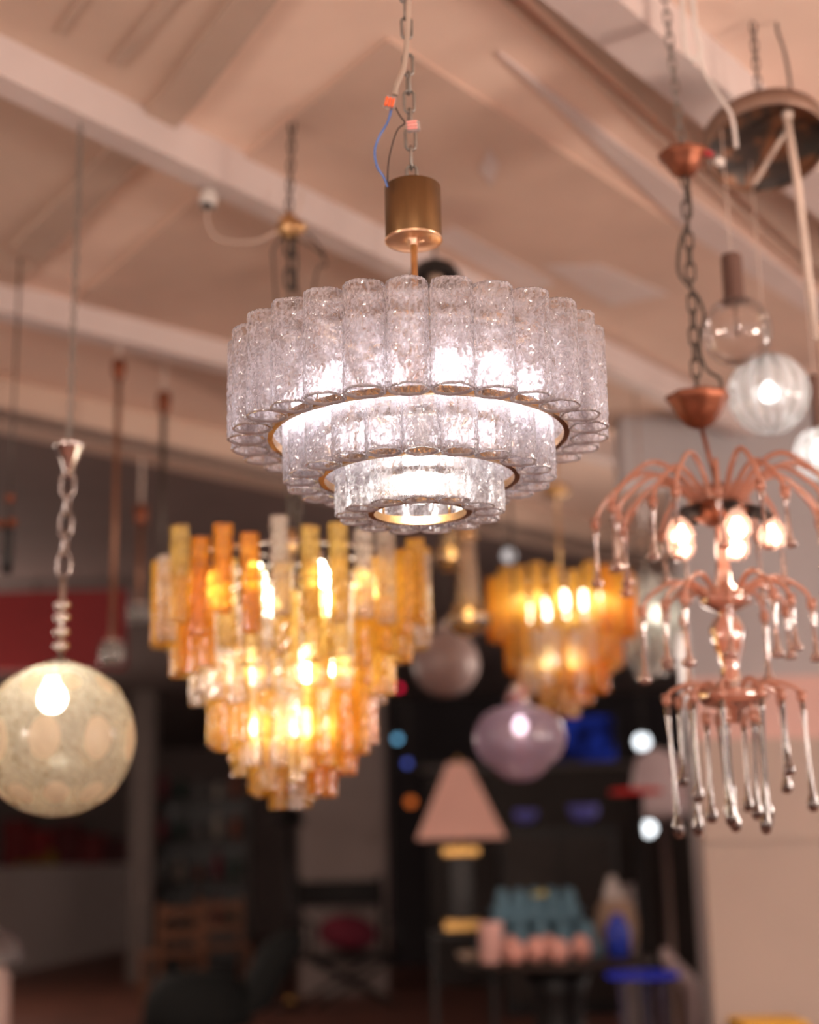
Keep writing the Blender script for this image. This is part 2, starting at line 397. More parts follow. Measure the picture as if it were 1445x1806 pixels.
for k in range(4):                                            # arms from the stem to the carrying rings
    a = PI/4+k*PI/2+.1; s_, c_ = sin(a), -cos(a)
    MB().tube(smooth_path([(.0, 0, .735), (.09*s_, .09*c_, .742), (.232*s_, .232*c_, .752)], 4), .004, 8).build('arm', M_brass, ch)
    MB().tube([(.08*s_, .08*c_, .632), (.158*s_, .158*c_, .70), (.232*s_, .232*c_, .752)], .003, 6).build('arm', M_brass, ch)
MB().lathe([(.0, .70), (.03, .70), (.034, .715), (.03, .745), (.012, .76), (0, .76)], 32).build('hub', M_brass, ch)
M_bulb = glow('bulb_glow', (1.0, .90, .96), 5.6)
M_bulb3 = glow('bulb_glow_low', (1.0, .98, .92), 48)
M_socket = surf('socket_ceramic', (.75, .70, .66), .5)
def bulb_mesh(r, m):
    b = MB(); b.lathe([(0, -r), (r*.5, -r*.87), (r*.87, -r*.5), (r, 0), (r*.87, r*.5), (r*.6, r*.95), (r*.45, r*1.4), (0, r*1.45)], 12); return b.mesh('bulb', m)
bm1 = bulb_mesh(.030, M_bulb)
for k in range(13):
    a = .22+2*PI*k/13; x, y = .175*sin(a), -.175*cos(a)
    o = put('bulb', bm1, ch, (x, y, .676)); MB().lathe([(0, .73), (.011, .73), (.013, .71), (.010, .704), (0, .704)], 16, (x, y, 0)).build('socket', M_socket, ch)
bm3 = bulb_mesh(.033, M_bulb3)
put('bulb', bm3, ch, (0.0, -.02, .556)); MB().lathe([(0, .70), (.016, .70), (.018, .62), (0, .60)], 16, (0, -.02, 0)).build('socket', M_socket, ch)
# stem, cup and its underside
MB().lathe([(.0, .70), (.0055, .70), (.0055, .985), (0, .985)], 16).build('stem', M_brass, ch)
cup0, cup1, cr = .972, 1.062, .0458
b = MB(); b.lathe([(cr-.001, cup0-.004), (cr, cup0), (cr, cup1-.002), (cr-.002, cup1), (.004, cup1)], 48); cup = b.build('canopy_cup', M_cup, ch)
b = MB(); b.lathe([(cr+.001, cup0-.003), (cr+.0012, cup0-.0055), (cr-.001, cup0-.0062), (cr-.003, cup0-.005), (.014, cup0-.0035), (.009, cup0-.004), (.0085, cup0-.012), (.0055, cup0-.0125)], 48); b.build('cup_underside', M_cupd, cup)
b = MB(); b.tube([(.006, -.003, cup0-.010), (.014, -.012, cup0-.0105)], .0016, 8); b.ball((.015, -.013, cup0-.0107), .0026, 10, 6); b.build('set_screw', M_cupd, cup)
b = MB(); b.tube([(cr*.35*sin(t), -.0006-cr*.98, cup0+.035+.004*cos(t*3)) for t in (-.9, -.8, -.7)], .0008, 5); 
# chain, cable, wires and connectors
lm = link_mesh('chain_link', M_steel)
chain(ch, (-.0005, 0, cup1+.001), (-.010, 0.0, H-HC-.02), lm, .0335)
def wp(px, py, D=2.17):
    p = at(px, py, D); return p-Vector((CX, CD, HC))
M_cable = surf('grey_cable', (.42, .34, .28), .5)
M_blue = surf('blue_wire', (.10, .19, .48), .4); M_bk = surf('brown_wire', (.06, .04, .035), .5)
top = wp(722, -4); MB().tube(smooth_path([(top.x+.03, top.y, H-HC-.01), (top.x+.012, top.y, 1.6)]+[wp(*q) for q in ((722, -20), (718, 70), (712, 120), (700, 150), (697, 168))], 8), .0046, 10).build('cable', M_cable, ch)
MB().tube(smooth_path([wp(*q) for q in ((691, 190), (684, 215), (668, 243), (661, 268), (666, 295), (677, 312), (684, 330))], 8), .0021, 8).build('blue_wire', M_blue, ch)
MB().tube(smooth_path([wp(*q) for q in ((698, 190), (706, 205), (714, 217), (702, 228), (692, 255), (685, 290), (684, 330))], 8), .0014, 8).build('brown_wire', M_bk, ch)
M_clr = glass('connector_plastic', (.97, .95, .95), (.95, .90, .90), (.3, .6), .3, .2, 60, (1, 1, 1), .1)
M_or = surf('orange_lever', (.95, .16, .05), .35); M_pk = surf('pink_lever', (.95, .42, .38), .35)
def connector(px, py, rz_, m, name='wire_connector'):
    c = wp(px, py, 2.165); M3 = Matrix.Rotation(rz_, 3, 'Y')
    b = MB(); b.box((0, 0, 0), (.018, .010, .022), M=M3, bevel=.002); o = b.build(name, M_clr, ch, c)
    for k in (-1, 0, 1):
        b = MB(); b.box(M3 @ Vector((.0056*k, -.0056, -.002)), (.0044, .004, .017), M=M3, bevel=.0012); b.build('lever', m, o)
connector(688, 181, .25, M_or); connector(729, 223, 1.5, M_pk)
# ==P2 END==
# ------------------------------------------------------------------ other hanging lamps
def cascade_tube(r, length, seed, mats, n=30, m=30):
    b = MB(); vs_ = []; milk = []
    for j in range(m+1):
        z = -length/2+length*j/m
        for i in range(n):
            a = 2*PI*i/n; q = r*(1+.13*cos(3*a))
            h = .7*mnoise.noise(Vector((4*cos(a)+seed, 4*sin(a), z*70)))+.6*mnoise.noise(Vector((9*cos(a)+seed, 9*sin(a), z*150)))
            q += .0022*h
            vs_.append((q*cos(a), q*sin(a), z)); milk.append(min(1, max(0, .45+.9*h)))
    b.add(vs_, [(j*n+i, j*n+(i+1) % n, (j+1)*n+(i+1) % n, (j+1)*n+i) for j in range(m) for i in range(n)], 0)
    for j, s_ in ((0, 1), (m, -1)):
        o = [Vector(vs_[j*n+i]) for i in range(n)]; q = [Vector((p.x*.9, p.y*.9, p.z)) for p in o]; t = [p+Vector((0, 0, .006*s_)) for p in q]
        fs = [(i, n+i, n+(i+1) % n, (i+1) % n) for i in range(n)]+[(n+i, 2*n+i, 2*n+(i+1) % n, n+(i+1) % n) for i in range(n)]
        b.add(o+q+t, fs if s_ > 0 else [f[::-1] for f in fs], 0); milk += [.8]*(3*n)
    me = b.mesh('glass_tube', mats); set_milk(me, milk); return me
GA = relief_glass('amber_glass', (1.0, .86, .46), (1.0, .64, .13), (.2, .85), .14, .12, .25)
GO = relief_glass('orange_glass', (1.0, .74, .28), (1.0, .50, .05), (.25, .85), .14, .12, .25)
GY = relief_glass('honey_glass', (.99, .89, .58), (.99, .73, .28), (.14, .78), .16, .12, .25)
GC = relief_glass('clear_pink_glass', (.99, .96, .94), (.97, .86, .78), (.05, .6), .18, .12, .25)
M_chrome = surf('lamp_chrome', (.72, .68, .66), .18, 1.0, vary=.05)
M_dchain = surf('dark_chain', (.09, .075, .065), .45, .6)
def cascade(name, label, px, D, tiers, len_px, r_px, palette, strength, seed, bulbs):
    k = mpp(px, 1100, D); base = at(px, tiers[-1][1], D)
    root = thing(name, label, 'chandelier', base); rr = random.Random(seed)
    mm = {g: [cascade_tube(r_px*k, len_px*k*f, seed+i, g) for i, f in enumerate((1.0, .9))] for g in {p_[0] for p_ in palette}}
    bag = [g for g, n_ in palette for _ in range(n_)]
    top = None; gp = bag[0]
    for (Rp, yb, n) in tiers:
        zb = at(px, yb, D).z-base.z; R_ = Rp*k-r_px*k
        off = rr.uniform(0, 6)
        for i in range(n):
            a = off+2*PI*i/n
            if rr.random() < .62: gp = rr.choice(bag)
            me = mm[gp][rr.random() < .4]
            put('glass_tube', me, root, (R_*sin(a), -R_*cos(a), zb+len_px*k/2+rr.uniform(-.02, .03)*(len_px/158)), (rr.uniform(-.03, .03), rr.uniform(-.03, .03), a))
        zt = zb+len_px*k*.86
        MB().torus(max(.01, R_-r_px*k-.004), .004, 40, 6, (0, 0, zt)).build('frame_ring', M_chrome, root)
        for q in range(4):
            a = off+q*PI/2; MB().tube([(0, 0, zt+.012), (max(.01, R_-r_px*k-.004)*sin(a), -max(.01, R_-r_px*k-.004)*cos(a), zt)], .003, 5).build('frame_spoke', M_chrome, root)
        top = max(top or -9, zt)
    MB().tube([(0, 0, .03), (0, 0, top+.05)], .008, 8).build('stem', M_chrome, root)
    mb = glow('cascade_bulb_'+str(strength), (1.0, .88, .70), strength); bme = bulb_mesh(.030, mb)
    for (Rp, y, n) in bulbs:
        for i in range(n):
            a = .4+2*PI*i/n; z_ = at(px, y, D).z-base.z; R_ = Rp*k
            put('bulb', bme, root, (R_*sin(a), -R_*cos(a), z_)); MB().tube([(R_*sin(a), -R_*cos(a), z_+.03), (R_*sin(a), -R_*cos(a), z_+.07)], .012, 8).build('socket', M_chrome, root)
    return root, base, top
# large amber cascade, hung from the long white beam
am, ab, atop = cascade('cascade_chandelier', 'large amber and clear glass tube cascade chandelier, lit, below and left of centre', 517, 3.7,
    [(247, 1137, 30), (212, 1188, 26), (180, 1238, 22), (148, 1325, 18), (112, 1372, 14), (76, 1398, 9), (42, 1424, 5)], 162, 15,
    [(GA, 5), (GO, 2), (GY, 4), (GC, 4)], 18, 11, [(140, 1045, 8), (85, 1180, 5), (55, 1285, 4)])
zc_ = at(512, 400, 3.7).z-ab.z
MB().tube([(0, 0, atop+.04), (0, 0, atop+.10)], .012, 8).build('hook_stem', M_brass, am)
lm2 = link_mesh('chain_link', M_dchain, .013, .03, .004)
chain(am, (0, 0, atop+.09), (-.006, 0, zc_-.03), lm2, .05); chain(am, (.012, .01, atop+.09), (.004, .008, zc_-.03), lm2, .05, 1)
b = MB(); b.lathe([(0, -.035), (.022, -.033), (.036, -.01), (.030, .018), (.012, .034), (.006, .05), (0, .05)], 24, (-.006, 0, zc_)); b.build('canopy', M_brass, am)
b = MB(); b.ball((.022, -.02, zc_-.012), (.022, .018, .02), 14, 8); b.build('canopy_knob', M_brass, am)
lm3 = link_mesh('chain_link', M_dchain, .008, .018, .003)
chain(am, (-.006, 0, zc_+.05), (.004, 0, H-.012-ab.z), lm3, .03)
for pts in ([(.0, -.01, zc_-.03), (.07, -.01, zc_-.075), (.095, -.01, zc_-.12), (.06, -.01, zc_-.19), (.01, 0, atop+.12)], [(.0, -.01, zc_+.0), (.05, -.01, zc_-.03), (.092, -.01, zc_-.09)],
            [(-.01, -.01, zc_-.02), (-.05, -.01, zc_-.075), (-.045, 0, zc_-.16), (-.008, 0, atop+.14)]):
    MB().tube(smooth_path(pts, 6), .003, 6).build('cable', M_dchain, am)
# small amber cascade further back
as_, sb, stop = cascade('cascade_chandelier', 'smaller orange amber glass cascade chandelier, further back than the large amber one', 1000, 5.7,
    [(131, 1128, 24), (104, 1182, 19), (78, 1218, 14), (50, 1246, 9), (22, 1266, 4)], 112, 11, [(GA, 7), (GO, 6), (GC, 1)], 9, 31, [(85, 1075, 13), (30, 1165, 4)])
MB().tube([(0, 0, stop), (0, 0, ceil_z(sb.x, sb.y)+.003-sb.z)], .005, 8).build('rod', M_brass, as_)
MB().lathe([(0, -.02), (.05, -.02), (.055, .01), (.02, .03), (0, .03)], 24, (0, 0, at(990, 865, 5.7).z-sb.z)).build('rod_cup', M_brass, as_)

# gold bubbled ball pendant at the left
BD = atz(140, 205, H-.125).y+.04; bc = at(102, 1303, BD); bk = mpp(102, 1303, BD); br = 134*bk
M_ball = relief_glass('bubble_glass', (.94, .89, .74), (.68, .61, .47), (.10, .85), .07, .14, .4)
M_oval = relief_glass('frosted_oval', (.95, .87, .70), (.74, .64, .50), (.95, .95), .04, .35, .55)
bp = thing('globe_pendant', 'round gold bubbled glass globe with frosted ovals, hung at the left edge', 'pendant lamp', bc)
n, m = 150, 76; b = MB(); vs_ = []; mk = []
for j in range(m+1):
    t = PI*j/m
    for i in range(n):
        a = 2*PI*i/n; d = Vector((sin(t)*cos(a), sin(t)*sin(a), cos(t)))
        h = mnoise.noise(d*26)*.6+mnoise.noise(d*52)*.5
        vs_.append(d*(br*(1+.016*h))); mk.append(min(1, max(0, .55+.9*h)))
b.add(vs_, [(j*n+i, (j+1)*n+i, (j+1)*n+(i+1) % n, j*n+(i+1) % n) for j in range(1, m) for i in range(n)]); me = b.mesh('globe', M_ball); set_milk(me, mk); put('globe', me, bp)
def oval(el, az, w_, h_):
    b = MB(); c = Vector((cos(el)*cos(az), cos(el)*sin(az), sin(el))); ex = Vector((-sin(az), cos(az), 0)); ey = c.cross(ex); V = []; Fs = []
    for j in range(5):
        for i in range(24):
            a = 2*PI*i/24; q = (c+ex*(w_*j/4*cos(a))+ey*(h_*j/4*sin(a))).normalized(); V.append(q*br*(1.018-.012*(j/4)**4))
    for j in range(4):
        for i in range(24): Fs.append((j*24+i, (j+1)*24+i, (j+1)*24+(i+1) % 24, j*24+(i+1) % 24))
    b.add(V, Fs); b.build('oval_facet', M_oval, bp)
for i in range(9):
    oval(rad(-3), -PI/2+rad(4)+2*PI*i/9, .205, .29)
    oval(rad(-47), -PI/2+rad(14)+2*PI*i/9, .17, .19)
    oval(rad(43), -PI/2+rad(24)+2*PI*i/9, .15, .17)
put('bulb', bulb_mesh(.034, glow('ball_bulb', (1, .93, .82), 30)), bp, (-.004, -.05, at(102, 1236, BD).z-bc.z))
MB().tube([(0, -.05, at(102, 1236, BD).z-bc.z+.03), (0, 0, br)], .014, 10).build('socket', M_chrome, bp)
Zb = lambda y: at(102, y, BD).z-bc.z
b = MB(); b.lathe([(0, br*1.01), (.04, br*1.0), (.042, br*.985), (.02, br*1.05), (.014, br*1.06)], 24)
for y in (1140, 1115, 1090, 1068): b.lathe([(.006, Zb(y)-.014), (.017, Zb(y)-.008), (.021, Zb(y)), (.017, Zb(y)+.008), (.006, Zb(y)+.014)], 20)
b.tube([(0, 0, br), (0, 0, Zb(1012))], .007, 10); b.build('stem', M_chrome, bp)
lmb = link_mesh('chain_link', surf('dull_chrome', (.42, .39, .38), .22, 1.0), .016, .030, .0040)
chain(bp, (0, 0, Zb(1014)), (.004, 0, Zb(838)), lmb, .048)
b = MB(); z0, z1 = Zb(845), Zb(786); b.lathe([(.004, z0), (.008, z0+.01), (.016, z0+(z1-z0)*.4), (.036, z1-.008), (.042, z1), (.038, z1+.003), (.004, z1+.003)], 28, (.004, 0, 0)); b.build('canopy', M_chrome, bp)
chain(bp, (.004, 0, z1+.003), (.006, 0, H-.01-bc.z), link_mesh('chain_link', M_steel, .006, .013, .0022), .022)

# rose copper drop chandelier at the right
RD = 3.05; rx = 1296; rc = at(rx, 1275, RD); rk = mpp(1290, 1050, RD)
M_cop = surf('copper', (.25, .085, .045), .45, .7, vary=.25, scale=30, bump=.1, bscale=60)
M_arm = relief_glass('rose_glass_arm', (.99, .78, .66), (.95, .50, .36), (.70, .70), .22, .12, .5)
M_drop = relief_glass('rose_glass_drop', (.86, .70, .64), (.62, .40, .33), (.26, .26), .40, .06, .5)
M_smoke = relief_glass('smoke_glass_drop', (.52, .42, .39), (.09, .06, .05), (.50, .50), .20, .06, .5)
rs = thing('drop_chandelier', 'rose copper glass chandelier with tiers of curling arms and hanging teardrops, at the right', 'chandelier', rc)
Zr = lambda y: at(rx, y, RD).z-rc.z
def drop_mesh(l, r, m_):
    b = MB(); b.lathe([(0, 0), (r*.5, -.004), (r*.42, -l*.10), (r*.26, -l*.3), (r*.30, -l*.60), (r*.42, -l*.82), (r*.95, -l*.91), (r*.9, -l*.965), (r*.5, -l*.995), (0, -l)], 14)
    return b.mesh('teardrop', m_)
def tier(n, R_, zh, peak, zend, length, dr, m_, ph, inner=.028, arm_r=.0065, alt=.8, bead=True):
    dm = [drop_mesh(length, dr, m_), drop_mesh(length*alt, dr, m_)]
    bd = MB(); bd.ball((0, 0, 0), .011, 10, 7); bd.torus(.009, .003, 12, 5, (0, 0, .011)); bdm = bd.mesh('bead', M_arm)
    for i in range(n):
        a = ph+2*PI*i/n; f = 1.0 if i % 2 == 0 else .84; s_, c_ = sin(a), -cos(a)
        pts = [(inner*s_, inner*c_, zh), ((inner+.25*R_*f)*s_, (inner+.25*R_*f)*c_, zh+(peak-zh)*.75*f), (.62*R_*f*s_, .62*R_*f*c_, zh+(peak-zh)*f), (.9*R_*f*s_, .9*R_*f*c_, zh+(peak-zh)*.45*f), (R_*f*s_, R_*f*c_, zend)]
        MB().tube(smooth_path(pts, 5), [arm_r*(1-.35*q/20) for q in range(21)], 7).build('arm', M_arm, rs)
        if bead: put('bead', bdm, rs, (R_*f*s_, R_*f*c_, zend-.008))
        put('teardrop', dm[i % 2], rs, (R_*f*s_, R_*f*c_, zend-.016), (rnd.uniform(-.05, .05), rnd.uniform(-.05, .05), 0), (1, 1, rnd.uniform(.82, 1.1)))
tier(20, 222*rk, Zr(905), Zr(826), Zr(905), .145, .015, M_drop, .1)
tier(12, 146*rk, Zr(1062), Zr(1022), Zr(1068), .135, .016, M_drop, .35)
tier(11, 116*rk, Zr(1226), Zr(1204), Zr(1228), .265, .0125, M_smoke, .2, alt=.70)
tier(6, 48*rk, Zr(1238), Zr(1226), Zr(1262), .20, .0125, M_smoke, .5, inner=.012, arm_r=.005, alt=1.15)
b = MB(); b.lathe([(0, Zr(930)), (.03, Zr(925)), (.066, Zr(905)), (.05, Zr(885)), (.02, Zr(870)), (.012, Zr(850)), (0, Zr(850))], 24, lobes=6, amp=.08); b.build('hub', M_cop, rs)
b = MB(); b.lathe([(.012, Zr(925)), (.015, Zr(1000)), (.02, Zr(1030)), (.05, Zr(1050)), (.055, Zr(1064)), (.03, Zr(1075)), (.014, Zr(1082)), (.03, Zr(1095)), (.038, Zr(1112)), (.03, Zr(1140)), (.018, Zr(1175)), (.022, Zr(1200)), (.05, Zr(1214)), (.075, Zr(1226)), (.06, Zr(1242)), (.02, Zr(1252)), (.012, Zr(1274)), (0, Zr(1276))], 24, lobes=8, amp=.05)
b.build('centre_column', M_arm, rs)
rb = bulb_mesh(.017, glow('rose_bulb', (1, .80, .66), 22)); M_rb = relief_glass('pink_bulb_glass', (1, .86, .78), (.98, .62, .50), (.22, .22), .15, .1, .3); rbg = bulb_mesh(.031, M_rb); M_blk = surf('black_socket', (.02, .018, .018), .5)
for i in range(5):
    a = .12+2*PI*i/5; s_, c_ = sin(a), -cos(a); R_ = .105
    put('bulb', rb, put('bulb_glass', rbg, rs, (R_*s_, R_*c_, Zr(950))), (0, 0, -.003)); MB().tube([(.055*s_, .055*c_, Zr(902)), (.085*s_, .085*c_, Zr(908)), (R_*s_, R_*c_, Zr(925))], .015, 10).build('socket', M_blk, rs)
b = MB(); b.tube([(0, 0, Zr(860)), (-.028, 0, Zr(745))], .005, 8); b.build('rod', M_cop, rs)
cupc = (-.03, 0, Zr(720)); b = MB(); b.lathe([(0, -.045), (.012, -.044), (.030, -.034), (.048, -.012), (.058, .012), (.070, .026), (.067, .030), (.050, .010), (0, -.012)], 32, cupc, lobes=8, amp=.04); b.build('cup', M_cop, rs)
c2 = at(1207, 288, RD)-rc; b = MB(); b.lathe([(0, -.036), (.010, -.035), (.026, -.026), (.040, -.006), (.047, .010), (.058, .020), (.055, .023), (.040, .006), (0, -.006)], 32, c2, lobes=8, amp=.04); b.build('cup', M_cop, rs)
lmr = link_mesh('chain_link', M_dchain, .010, .022, .003)
chain(rs, (cupc[0], 0, cupc[2]), c2+Vector((0, 0, -.02)), lmr, .037)
chain(rs, c2, (c2.x-.02, c2.y, H-.01-rc.z), link_mesh('chain_link', M_steel, .008, .018, .0026), .030)
MB().tube(smooth_path([at(*q, RD-.015)-rc for q in ((1209, 310), (1217, 350), (1212, 395), (1200, 430), (1198, 480), (1220, 510), (1235, 530), (1242, 560), (1234, 610), (1246, 650), (1270, 668), (1272, 690))], 6), .0042, 8).build('cable', M_dchain, rs)
M_red = surf('red_terminal', (.45, .05, .06), .4); M_wht = surf('white_plastic', (.72, .68, .64), .4)
b = MB(); b.box(at(1240, 268, RD-.02)-rc, (.05, .014, .014), M=Matrix.Rotation(.35, 3, 'Y'), bevel=.003); b.build('terminal_block', M_red, rs)
b = MB(); b.box(at(1270, 286, RD-.02)-rc, (.022, .014, .018), M=Matrix.Rotation(.6, 3, 'Y'), bevel=.003); b.build('terminal_block', M_wht, rs)

# multiple pendant with a dark patinated drum plate
MD = 3.25; mk_ = mpp(1350, 255, MD); mc = at(1352, 262, MD)
mp_ = thing('multi_pendant_lamp', 'dark patinated round ceiling plate with glass globes hanging on cords, upper right', 'pendant lamp', mc)
M_pat, nt, out = new_mat('patina_plate'); p = N(nt, 'BsdfPrincipled', i_Roughness=.45, i_Metallic=.35); v = coords(nt)
nz = N(nt, 'TexNoise', i_Scale=11.0, i_Detail=4.0); L(nt, v, nz.inputs['Vector'])
L(nt, ramp(nt, nz.outputs['Fac'], [(.40, (.045, .040, .038)), (.50, (.07, .05, .04)), (.56, (.22, .10, .05)), (.68, (.28, .13, .07))]), p.inputs['Base Color']); L(nt, p.outputs[0], out.inputs[0])
M_rimb = surf('brown_rim', (.24, .15, .11), .45, .3); PR = 108*mk_
b = MB(); b.lathe([(0, .022), (PR*.93, .02), (PR*.95, .0), (PR*.95, -.002)], 56); b.build('plate', M_pat, mp_, None, (-.34, 0, 0))
b = MB(); b.lathe([(PR*.95, -.004), (PR*.955, .03), (PR, .046), (PR*1.01, .02), (PR*.99, -.006)], 56, close=True); b.build('plate_rim', M_rimb, mp_, None, (-.34, 0, 0))
M_cord = surf('pale_cord', (.62, .50, .43), .5); M_tubew = surf('pale_tube', (.66, .55, .47), .45)
lmp = link_mesh('chain_link', M_dchain, .007, .016, .0022)
chain(mp_, at(1340, 185, MD)-mc, Vector((at(1340, 185, MD)-mc).xy.to_3d())+Vector((0, 0, H-.01-mc.z)), lmp, .026)
MB().tube(smooth_path([at(*q, MD)-mc for q in ((1396, 190), (1394, 150), (1385, 95), (1372, 55))]+[(at(1372, 55, MD)-mc).xy.to_3d()+Vector((0, 0, H-.01-mc.z))], 6), .004, 8).build('cable', M_dchain, mp_)
b = MB(); q = at(1394, 175, MD)-mc; b.tube([q+Vector((0, 0, .015)), q-Vector((0, 0, .025))], .008, 10); b.build('cable_plug', M_dchain, mp_)
MB().tube([at(1388, 205, MD-.1)-mc, at(1408, 330, MD-.1)-mc, at(1440, 600, MD-.1)-mc], .009, 10).build('tube_cord', M_tubew, mp_)
MB().tube([at(1330, 325, MD-.06)-mc, at(1392, 222, MD-.06)-mc], .006, 8).build('plate_strut', M_tubew, mp_)
b = MB(); b.ball(at(1389, 203, MD-.1)-mc, .014, 12, 8); b.build('strut_cap', M_tubew, mp_)
M_bsock = surf('brown_socket', (.16, .10, .085), .4, .4)
M_gl1 = relief_glass('clear_globe', (.97, .93, .91), (.85, .75, .70), (.10, .10), .18, .05, .5)
M_gl2 = relief_glass('ribbed_globe', (.96, .97, .97), (.92, .94, .94), (.35, .80), .2, .08, .4)
def globe(px, py, rp, D, m_, ribs, sock, light, m_s):
    """one globe on its cord: glass (> bulb), socket, cord up to the plate"""
    c = at(px, py, D)-mc; r = rp*mpp(px, py, D); b = MB(); V = []; K = []; nn, mm_ = (64 if ribs else 32), 20
    for j in range(mm_+1):
        t = .16+(PI-.16)*j/mm_
        for i in range(nn):
            a = 2*PI*i/nn; q = r*(1+(.025*cos(ribs*a) if ribs else 0)); V.append((q*sin(t)*cos(a), q*sin(t)*sin(a), q*cos(t))); K.append(.5+.5*cos(ribs*a) if ribs else .5)
    b.add(V, [(j*nn+i, (j+1)*nn+i, (j+1)*nn+(i+1) % nn, j*nn+(i+1) % nn) for j in range(mm_) for i in range(nn)]); me = b.mesh('glass_globe', m_); set_milk(me, K)
    g = put('glass_globe', me, mp_, c)
    b = MB(); s0, s1, sr = sock; b.lathe([(0, s0), (sr*.9, s0), (sr*1.35, s0+.004), (sr, s0+.014), (sr, s1-.006), (sr*.9, s1), (0, s1)], 20); b.build('socket', m_s, g)
    if light: put('bulb', bulb_mesh(.020, glow('globe_bulb', (1, .97, .94), light)), g, (0, 0, .0))
    else:
        b = MB(); b.tube([(0, 0, r*.95), (.002, 0, r*.1)], .0035, 8); b.ball((.002, 0, r*.02), (.006, .006, .011), 10, 6); b.build('filament_rod', m_s, g)
    b = MB(); b.tube([(0, 0, s1), (0, 0, -c.z-.01)], .0018, 6); b.build('cord', M_cord, g)
globe(1300, 585, 62, MD-.12, M_gl1, 0, (.068, .185, .024), 0, M_bsock)
globe(1357, 695, 71, MD+.05, M_gl2, 14, (.080, .098, .022), 13, M_dchain)
globe(1447, 800, 47, MD+.02, M_gl2, 12, (.052, .19, .014), 2, M_bsock)
# ==P3 END==
# ------------------------------------------------------------------ right wall, bulkhead, pillars, fascia
def boxpx(name, x0, x1, y0, y1, D, depth, m, parent=None, base=None, bevel=0):
    """an upright box whose front face spans those picture rows and columns at distance D"""
    c = at((x0+x1)/2, (y0+y1)/2, D); k = mpp((x0+x1)/2, (y0+y1)/2, D)
    o = MB().box((0, 0, 0), ((x1-x0)*k, depth, (y1-y0)*k), bevel=bevel).build(name, m, parent)
    o.location = (c+Vector((0, depth/2, 0)))-(base or Vector((0, 0, 0))); return o
WD = 6.6
xl = at(1222, 1250, WD).x
zt_ = lambda y: at(1300, y, WD).z
wr = wall('wall_right', (xl, WD, 0), (9, WD+.25, H-.001), M_grey, 'grey wall at the right with a beige lower panel')
MB().box(((xl+5)/2, WD-.02, zt_(1305)/2), (5-xl, .04, zt_(1305))).build('lower_panel', M_beige, wr)
MB().box(((xl+5)/2, WD-.012, (zt_(1305)+zt_(1195))/2), (5-xl, .024, zt_(1195)-zt_(1305)-.002)).build('pink_glow_board', M_pink, wr)  # board carrying the painted-in pink glow
MB().box(((xl+5)/2, WD-.05, zt_(1480)), (5-xl, .02, .018)).build('panel_rail', M_beige, wr)
b_ = wall('wall_bulkhead', (at(1092, 700, WD).x, WD, at(1092, 842, WD).z), (xl-.001, WD+.25, H-.001), M_grey, 'grey bulkhead above the dark opening at the right')
M_pil = surf('pillar_plaster', (.32, .255, .235), .7, vary=.06, scale=2.0); M_pild = surf('pillar_side', (.13, .10, .09), .7)
def floor_pillar(x0, x1, D, depth, m, label, top=None):
    a0 = at(x0, 1500, D).x; a1 = at(x1, 1500, D).x
    o = wall('pillar', (a0, D, 0), (a1, D+depth, top or zc), m, label); return o
floor_pillar(528, 680, 14.0, .5, M_pil, 'pale square plaster pillar behind the large amber chandelier')
floor_pillar(228, 268, 16.0, .3, M_pild, 'narrow grey pillar right of the red fascia')
wall('dark_backdrop', (at(690, 1500, 17.5).x, 17.5, 0), (xl+2.5, 17.6, zc-.002), surf('backdrop_black', (.030, .024, .028), .7), 'nearly black backdrop added behind the pyramid lamp')  # dark sheet added to deepen the gloom of this zone
M_redw = surf('red_paint', (.26, .018, .020), .6, vary=.1, scale=2.0)
fb = at(0, 1181, 9.5).z
rf_ = MB().box(((at(-80, 1100, 9.5).x+at(220, 1100, 9.5).x)/2, 9.55, (fb+at(100, 1041, 9.5).z)/2), (at(220, 1100, 9.5).x-at(-80, 1100, 9.5).x, .1, at(100, 1041, 9.5).z-fb)).build('trim_1', M_redw); tag(rf_, 'deep red fascia board hanging across the left', kind='structure')
for xx in (-60, 60, 205):
    q = at(xx, 1041, 9.5); MB().tube([(q.x, 9.55, at(100, 1041, 9.5).z-.01), (q.x, 9.55, zc+.004)], .012, 6).build('hanger', M_dchain, rf_)
# half-height white wall at the far left with red and yellow goods behind it
M_white = surf('white_halfwall', (.45, .37, .34), .7, vary=.05, scale=1.0)
p0 = atz(-60, 1738, 0); p1 = atz(243, 1668, 0); dd = Vector((p1.x-p0.x, p1.y-p0.y)).normalized(); nn_ = Vector((-dd.y, dd.x))
hw = slab('wall_low', [(p0.x, p0.y), (p1.x, p1.y), (p1.x+nn_.x*.2, p1.y+nn_.y*.2), (p0.x+nn_.x*.2, p0.y+nn_.y*.2)], 0, 1.2, M_white); tag(hw, 'low pale half wall at the lower left', kind='structure')
